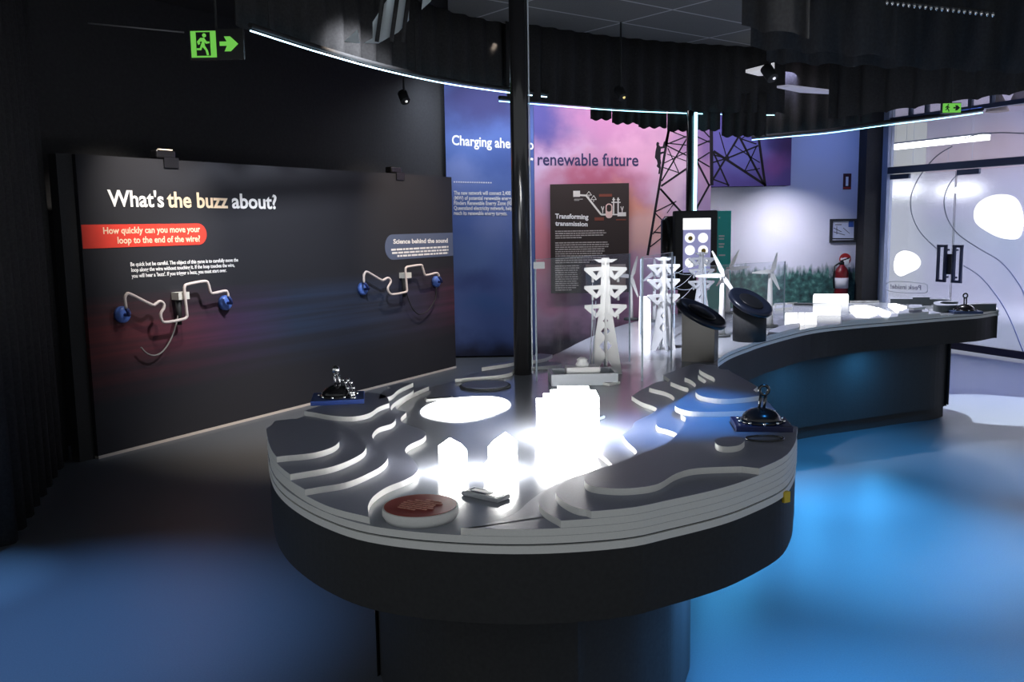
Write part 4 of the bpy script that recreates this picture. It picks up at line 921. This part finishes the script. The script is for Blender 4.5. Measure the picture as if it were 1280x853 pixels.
# dome levers
def dome_lever(px,py,zb,s,label,bw,bd,rz,pb,lean,ring=True,chain=False):
    c=P(px,py,zb); t=thing('dome_lever',label,'lever',c,'black dome levers')
    mk('base_plate', MB().box(c+V((0,0,.0106*s)),bw*s,bd*s,.02*s,rz), pb, t, bevel=.002)
    r=.070*s; z0=.0206*s
    mk('dome', MB().lathe([(r*1.12,z0),(r*1.1,z0+.008*s)]+[(r*math.cos(a*math.pi/20),z0+.008*s+r*.62*math.sin(a*math.pi/20)) for a in range(0,9)]+[(.012*s,z0+.008*s+r*.62)],c,32), GLOSSBLK, t)
    for k in range(10):
        a=k*2*math.pi/10+.2; p=c+V((r*1.16*math.cos(a),r*1.16*math.sin(a),z0)); mk('stud', MB().lathe([(.006*s,0),(.006*s,.010*s),(.003*s,.013*s)],p,8), CHROME, t)
    d=V((lean[0],lean[1],1)).normalized(); b0=c+V((0,0,z0+r*.58)); L=.062*s; qx=V((1,0,0))
    lv=mk('lever', MB().tube([b0-qx*.009*s,b0+d*L-qx*.009*s],.0055*s,8).tube([b0+qx*.009*s,b0+d*L+qx*.009*s],.0055*s,8), CHROME if chain else GUN, t)
    tp=b0+d*(L+.014*s)
    if ring: mk('ring', MB().tube([tp+V((.017*s*math.cos(k*2*math.pi/20),0,.017*s*math.sin(k*2*math.pi/20))) for k in range(20)],.006*s,8,True), GUN, lv)
    else: mk('knob', MB().lathe([(.004*s,-.018*s),(.014*s,-.012*s),(.018*s,0),(.014*s,.012*s),(.004*s,.018*s)],tp,16), CHROME, lv)
    if chain:
        for sx in (0,.022):
            pts=[c+V(((.03+sx)*s,-.03*s,z0+.075*s)),c+V(((.042+sx)*s,-.04*s,z0+.066*s)),c+V(((.052+sx)*s,-.05*s,z0+.044*s)),c+V(((.064+sx*.6)*s,-.062*s,z0+.026*s)),c+V(((.074+sx*.3)*s,-.07*s,z0+.004*s))]
            mb=MB().tube(pts,.006*s,8)
            for p in pts: mb.lathe([(.002*s,-.009*s),(.009*s,-.004*s),(.009*s,.004*s),(.002*s,.009*s)],p,10)
            mk('linkage', mb, CHROME, t)
dome_lever(423,501,ZD+TH*3,.88,'black dome lever with chrome knob on a blue base, left side of the table',.225,.20,.15,BLUEPL,(-.08,0),False,True)
dome_lever(951,534,ZD+TH*4,.86,'black dome lever with a ring handle on a dark base, right front hills',.20,.17,-.12,mat('navy_base_plastic',(.015,.02,.07),.35),(.12,0))
dome_lever(1206,391.6,ZD,.95,'black dome lever with a ring handle at the far right end of the table',.22,.15,-.1,mat('blue_grey_base',(.05,.08,.18),.4),(-.02,0))
# ring wire on the hills by the lever
c=P(956,550,ZD+TH*4); tag(mk('wire_ring', MB().tube([c+V((.055*math.cos(k*2*math.pi/28),.035*math.sin(k*2*math.pi/28),.004)) for k in range(28)],.003,6,True), GUN, base=c),'thin dark wire ring lying in front of the right dome lever','ring')

# white models on the far right of the table
def model(name, conv, pts, h, m, label, z=ZD, grp='white models at the far right'):
    top = [PW(conv(*p),z+h) for p in pts]; cx=sum(p[0] for p in top)/len(top); cy=sum(p[1] for p in top)/len(top)
    return tag(mk(name, MB().prism(top,z+.0006,z+h), m, base=(cx,cy,z)), label, 'model', grp)
BRW=mat('backlit_white_model',(.92,.92,.92),.4,emit=.95,ecol=(1,1,1))
model('block_model',k7,[(450,122),(808,122),(800,100),(460,100)],.062,BRW,'long white block model at the back of the far right deck')
model('block_model',k7,[(168,312),(300,312),(298,285),(175,285)],.07,BRW,'first white block from the left in the front row of the far right deck')
model('block_model',k7,[(306,312),(366,312),(364,285),(306,285)],.07,BRW,'narrow middle white block in the front row of the far right deck')
model('block_model',k7,[(372,312),(490,312),(470,285),(372,285)],.066,BRW,'third white block with a slanted end in the front row of the far right deck')
model('block_model',k7,[(450,250),(730,250),(725,225),(455,225)],.05,BRW,'wide white block model between the back block and the front row')
model('leaf_model',k7,[(815,225),(870,213),(980,212),(1060,228),(1095,240),(1090,290),(1000,318),(880,312),(815,250)],.02,BRW,'white leaf shaped plate model on the far right deck',ZD+TH)
model('wedge_model',k7,[(1096,232),(1230,285),(1210,312),(1150,310),(1096,268)],.02,BRW,'white wedge plate model beside the leaf shaped plate',ZD+TH)
model('wedge_model',k6,[(80,200),(150,193),(270,225),(225,262),(170,262)],.025,BRW,'white angled plate model beyond the leaf shaped plate',ZD+TH)
model('strip_model',k7,[(260,200),(450,203),(440,190),(262,188)],.012,DKGREY,'dark flat strip model left of the long white block')

# ================================================================== CEILING FITTINGS
def led(pts, z, m, label, r=.013):
    ps = smooth([PW(p,z) for p in pts],6,False); w3=[V((p.x,p.y,z)) for p in ps]
    t = thing('light_strip',label,'light strip',w3[len(w3)//2])
    mk('tube', MB().tube(w3,r,8), m, t); mk('channel', MB().tube([p+V((0,0,.032)) for p in w3],.018,6), BLACK, t)
    for p in (w3[2],w3[len(w3)//2],w3[-3]): mk('hanging_rod', MB().tube([p+V((0,0,.04)),V((p.x,p.y,CEIL))],.005,6), BLACK, t)
    return w3
L1 = led([(313,38.5),(400,66),(480,88),(560,105),(637,116),(690,122)],2.75,LEDB,'long blue white curved light strip overhead at upper left',.0048)
L2 = led([(624,126.5),(690,132),(740,136),(800,139.5),(866,142),(920,143.5),(968,144)],2.70,LED,'thin cyan light strip across the top of the murals',.0045)
L3 = led([(940,175),(985,171),(1035,166.5),(1105,157),(1170,149),(1228,141)],2.5,LED,'cyan light strip rising to the right above the doors',.0045)
def curtain(path, z0, z1, label, amp=.035, wave=.16, drop=None, name='black_curtain', cat='curtain'):
    pts=[V((p[0],p[1],0)) for p in path]; L=[0]
    for a,b in zip(pts,pts[1:]): L.append(L[-1]+(b-a).length)
    n=int(L[-1]/wave*8)+2; lo=[]; hi=[]; mid=[]
    for i in range(n):
        s_=L[-1]*i/(n-1); k=max(j for j in range(len(L)) if L[j]<=s_+1e-9); k=min(k,len(pts)-2)
        t_=(s_-L[k])/(L[k+1]-L[k]); p=pts[k].lerp(pts[k+1],t_); d=(pts[k+1]-pts[k]).normalized(); q=V((-d.y,d.x,0))
        ph=2*math.pi*s_/wave+.6*math.sin(s_*3.1); o=q*amp*math.sin(ph)
        zb_c=z0+(drop(i/(n-1)) if drop else 0)+.012*math.sin(ph*1.0+1)
        lo.append(p+o*1.15+V((0,0,zb_c))); mid.append(p+o+V((0,0,(zb_c+z1)/2))); hi.append(p+o*.6+V((0,0,z1)))
    base=pts[len(pts)//2]+V((0,0,z0))
    o=mk(name, MB().grid([lo,mid,hi]), CLOTH, base=base); m=o.modifiers.new('thickness','SOLIDIFY'); m.thickness=.006
    return tag(o,label,cat)
cl0=P(2,690,0); cl1=P(82,572,0)
curtain([(cl0.x-.75,cl0.y-.9),(cl0.x,cl0.y),(cl1.x,cl1.y-.05)],.02,CEIL-.02,'tall black pleated curtain hanging to the floor at the far left',.05,.22)
curtain([(p.x-.10,p.y+.06) for p in L1[::3]],2.80,CEIL-.02,'black pleated valance above the long curved light strip at upper left',.03,.2)
curtain([(p.x+.07,p.y-.14) for p in L2[::3]],2.705,CEIL-.02,'black pleated valance above the mural light strip',.03,.2)
curtain([(p.x+.07,p.y+.07) for p in L3[:17:2]],2.55,CEIL-.02,'black valance above the left part of the light strip by the doors',.03,.2)
def tab_(x0,x1,yb,Y,label):
    a=D(x0,yb,Y); b=D(x1,yb,Y); curtain([(a.x,Y),(b.x,Y)],a.z,2.9,label,.02,.11)
for (x0,x1,yb,lb) in ((738,764,150,'short black curtain tab, first from left over the pink mural'),(765,798,155,'short black curtain tab, second from left over the pink mural'),(798,833,160,'short black curtain tab, third from left over the pink mural'),(834,900,164,'wide black curtain tab in front of the printed pylon top'),(902,958,171,'black curtain tab at the right end over the violet header mural')):
    tab_(x0,x1,yb,9.66,lb)
def px_curtain(x0,y0,x1,y1,Y0,Y1,label,topz=CEIL-.02,**k):
    a=D(x0,y0,Y0); b=D(x1,y1,Y1); dz=b.z-a.z
    curtain([(a.x,a.y),(b.x,b.y)],a.z,topz,label,drop=lambda s:dz*s,**k)
px_curtain(927,34,1010,46,4.6,4.4,'black gathered drape over the middle right, nearest the ceiling tiles',amp=.05,wave=.24)
px_curtain(938,60,1120,72,5.2,4.9,'long black gathered drape at upper right behind the nearest drape',amp=.05,wave=.22)
px_curtain(958,78,1320,92,6.2,5.4,'long black gathered drape at upper right, lowest of the three',amp=.05,wave=.22)
px_curtain(1035,150,1330,108,8.6,6.8,'dark drape in front of the door glazing at upper right',amp=.05,wave=.26)
# glitter chain
a=D(1108,0,4.3); b=D(1240,15,4.2)
t=thing('hook_rail','row of small shiny hooks along the drape top at upper right','curtain rail',a)
mk('rail', MB().tube([a,b],.006,6), BLACK, t)
for k in range(20):
    p=a.lerp(b,k/19); mk('hook', MB().lathe([(.002,-.012),(.007,-.004),(.007,.004),(.002,.01)],p+V((0,-.008,-.012)),8), mat('shiny_hook',(.8,.8,.8),.2,.8), t)
# ceiling tiles
def tile_mat():
    m=mat('grey_ceiling_tile',(.20,.20,.195),.9); noise_tint(m,120,.25); nt=m.node_tree; N=nt.nodes.new; L=nt.links.new; b=nt.nodes['Principled BSDF']
    g_=N('ShaderNodeNewGeometry'); mp=N('ShaderNodeMapping'); mp.inputs['Rotation'].default_value=(0,0,math.radians(-38)); L(g_.outputs['Position'],mp.inputs[0])
    br=N('ShaderNodeTexBrick'); br.offset=0; br.inputs['Scale'].default_value=1; br.inputs['Mortar Size'].default_value=.012; br.inputs['Brick Width'].default_value=1.2; br.inputs['Row Height'].default_value=.6; L(mp.outputs[0],br.inputs['Vector'])
    src=b.inputs['Base Color'].links[0].from_socket; mx=N('ShaderNodeMix'); mx.data_type='RGBA'; L(br.outputs['Fac'],mx.inputs[0]); L(src,mx.inputs[6]); mx.inputs[7].default_value=(.6,.6,.6,1); L(mx.outputs[2],b.inputs['Base Color']); return m
tp=[PW(p,CEIL-.03) for p in ((560,-60),(960,-60),(962,86),(900,88),(850,80),(800,74),(700,60),(560,40))]
struct(mk('ceiling_tiles', MB().prism(tp,CEIL-.03,CEIL-.002), tile_mat()))
def px_slab(name,pts,z,h,m,label,cat):
    w2=[PW(p,z) for p in pts]; cx=sum(p[0] for p in w2)/len(w2); cy=sum(p[1] for p in w2)/len(w2)
    return tag(mk(name, MB().prism(w2,z,z+h), m, base=(cx,cy,z)),label,cat)
px_slab('ceiling_light',[(932,91),(968,82),(968,94),(948,95)],CEIL-.35,.03,mat('pale_ceiling_light',(.8,.8,.85),.5,emit=.55),'small pale ceiling light beside the grey ceiling tiles','ceiling light')
px_slab('ceiling_light',[(971,110),(985,108.5),(1046,115.5),(1046,118.5),(1000,116)],CEIL-.55,.02,mat('lit_edge_glow',(.6,.6,.75),.5,emit=.28),'thin pale edge under the drapes at upper right, lit by its own added glow','ceiling light')  # second slab's glow stands in for light caught on a ceiling edge
# pale blind glimpsed at top left
BL=mat('pale_blind',(.55,.62,.66),.8)
def blind(pts,Y,label):
    ps=[D(x,y,Y) for x,y in pts]; o=ps[0]
    return tag(sheet('pale_blind',[[(p.x-o.x,p.z-o.z) for p in ps]],.012,frame(o,(1,0,0),(0,0,1),(0,-1,0)),BL,base=o),label,'blind')
blind([(466,28),(480,6),(488,-6),(511,-6),(511,25),(498,40),(473,54),(455,54),(466,48)],4.9,'pale blind strip glimpsed between black drapes at the top left')
blind([(430,52.5),(447,37),(450,54)],4.9,'small pale triangle of blind left of the larger pale strip')
blind([(527,12),(529,-6),(542,-6),(538,2)],4.9,'tiny pale sliver of blind at the top edge right of the larger pale strip')
mb=MB()
for x in (473,491,505): mb.tube([D(x-2,52,4.87),D(x+6,-6,4.87)],.012,6)  # dark strips stand in for the shade in the blind's pleats
tag(mk('blind_pleat_shade', mb, CLOTH, base=D(480,52,4.87)),'dark strips standing in for pleat shade on the larger pale blind','cord')
# exit signs
def exit_sign(cx,cy,Y,wpx,label,small=False):
    c=D(cx,cy,Y); s=wpx*Y/1130/2.0   # half width
    t=thing('exit_sign',label,'exit sign',c+V((0,0,-s*.55)))
    ry=0
    mk('housing', MB().box(c+V((0,.02,0)),s*2.1,.03,s*1.15), GLOSSBLK, t)
    mk('hanger', MB().tube([c+V((0,.02,s*.5)),V((c.x,c.y+.02,CEIL))],.008,6), BLACK, t)
    M=frame(c+V((0,.002,0)),(1,0,0),(0,0,1),(0,-1,0)); q=s
    if small:
        sheet('green_face',[[(-1.0*q,-.5*q),(1.0*q,-.5*q),(1.0*q,.5*q),(-1.0*q,.5*q)]],.004,M,GREEN,t); M=frame(c+V((0,-.003,0)),(1,0,0),(0,0,1),(0,-1,0)); G=GLOSSBLK
    else: G=GREEN
    out=[(-.98*q,-.5*q),(0.0*q,-.5*q),(0.0*q,.5*q),(-.98*q,.5*q)]
    door=[(-.78*q,-.44*q),(-.22*q,-.44*q),(-.22*q,.46*q),(-.78*q,.46*q)]
    if not small: sheet('green_frame',[out,door],.004,M,GREEN,t)
    man=[(-.62,.02),(-.70,-.02),(-.74,.10),(-.60,.24),(-.46,.24),(-.36,.10),(-.26,.10),(-.26,.04),(-.40,.02),(-.46,.10),(-.44,-.06),(-.34,-.22),(-.30,-.40),(-.38,-.42),(-.42,-.24),(-.54,-.10),(-.60,-.22),(-.76,-.22),(-.76,-.15),(-.64,-.15),(-.54,.10),(-.60,.12),(-.64,.06)]
    sheet('running_man',[[(x*q,z*q) for x,z in man],[(x*q,z*q) for x,z in ring2(-.45,.335,.075,12)]],.004,M,G,t)
    arr=[(.14,-.07),(.42,-.07),(.32,-.28),(.56,-.28),(.86,0),(.56,.28),(.32,.28),(.42,.09),(.14,.09)]
    sheet('arrow',[[(x*q,z*q) for x,z in arr]],.004,M,G,t)
exit_sign(270,55,5.2,62,'green running man exit sign with arrow hanging at upper left')
exit_sign(1190,135,7.0,22,'small green exit sign above the doors at upper right',True)
mk_b=MB().tube([D(110,29,5.3),D(230,40.5,5.3)],.004,6); tag(mk('hanging_wire', mk_b, mat('faint_wire',(.25,.25,.26),.4), base=D(110,29,5.3)),'faint wire running left from the exit sign','wire')
# track spotlights in view
for (px,py,Y,lb,col) in ((505,122,8.6,'small black ceiling spotlight left of the polished pole',(.9,.9,.9)),(776,117,8.4,'small black ceiling spotlight with a yellow glint over the pink mural',(1,.8,.3)),(962,92,6.9,'small black ceiling spotlight at the edge of the drapes',(.9,.9,1))):
    c=D(px,py,Y); t=thing('track_spotlight',lb,'spotlight',c+V((0,0,.1)))
    Q=V((.3,-.6,-.75)).normalized().to_track_quat('Z','Y').to_matrix()
    mk('can', MB().lathe([(.03,-.07),(.045,-.06),(.045,.05),(.04,.055)],c,20,Q), BLACK, t)
    mk('lens', MB().lathe([(.012,.052),(.01,.058)],c+V((.01,0,0)),12,Q), mat('spot_lens_%d'%px,col,.3,emit=.9), t)
    mk('stem', MB().tube([c+V((0,0,.03)),V((c.x,c.y,CEIL))],.009,6), BLACK, t)
# tan pendant shades at top right beyond the doors
for (px,py,lb) in ((1247,131,'tan cone pendant lamp at the top right, left of the other'),(1276,122,'tan cone pendant lamp cut by the right edge of the photo')):
    c=DP.hit(px,py,-.8); t=thing('pendant_lamp',lb,'pendant lamp',c)
    mk('shade', MB().lathe([(.13,-.08),(.09,.02),(.03,.14),(.015,.15)],c,24), mat('tan_shade',(.42,.30,.22),.6), t); mk('cord', MB().tube([c+V((0,0,.14)),V((c.x,c.y,3.58))],.006,6), BLACK, t)
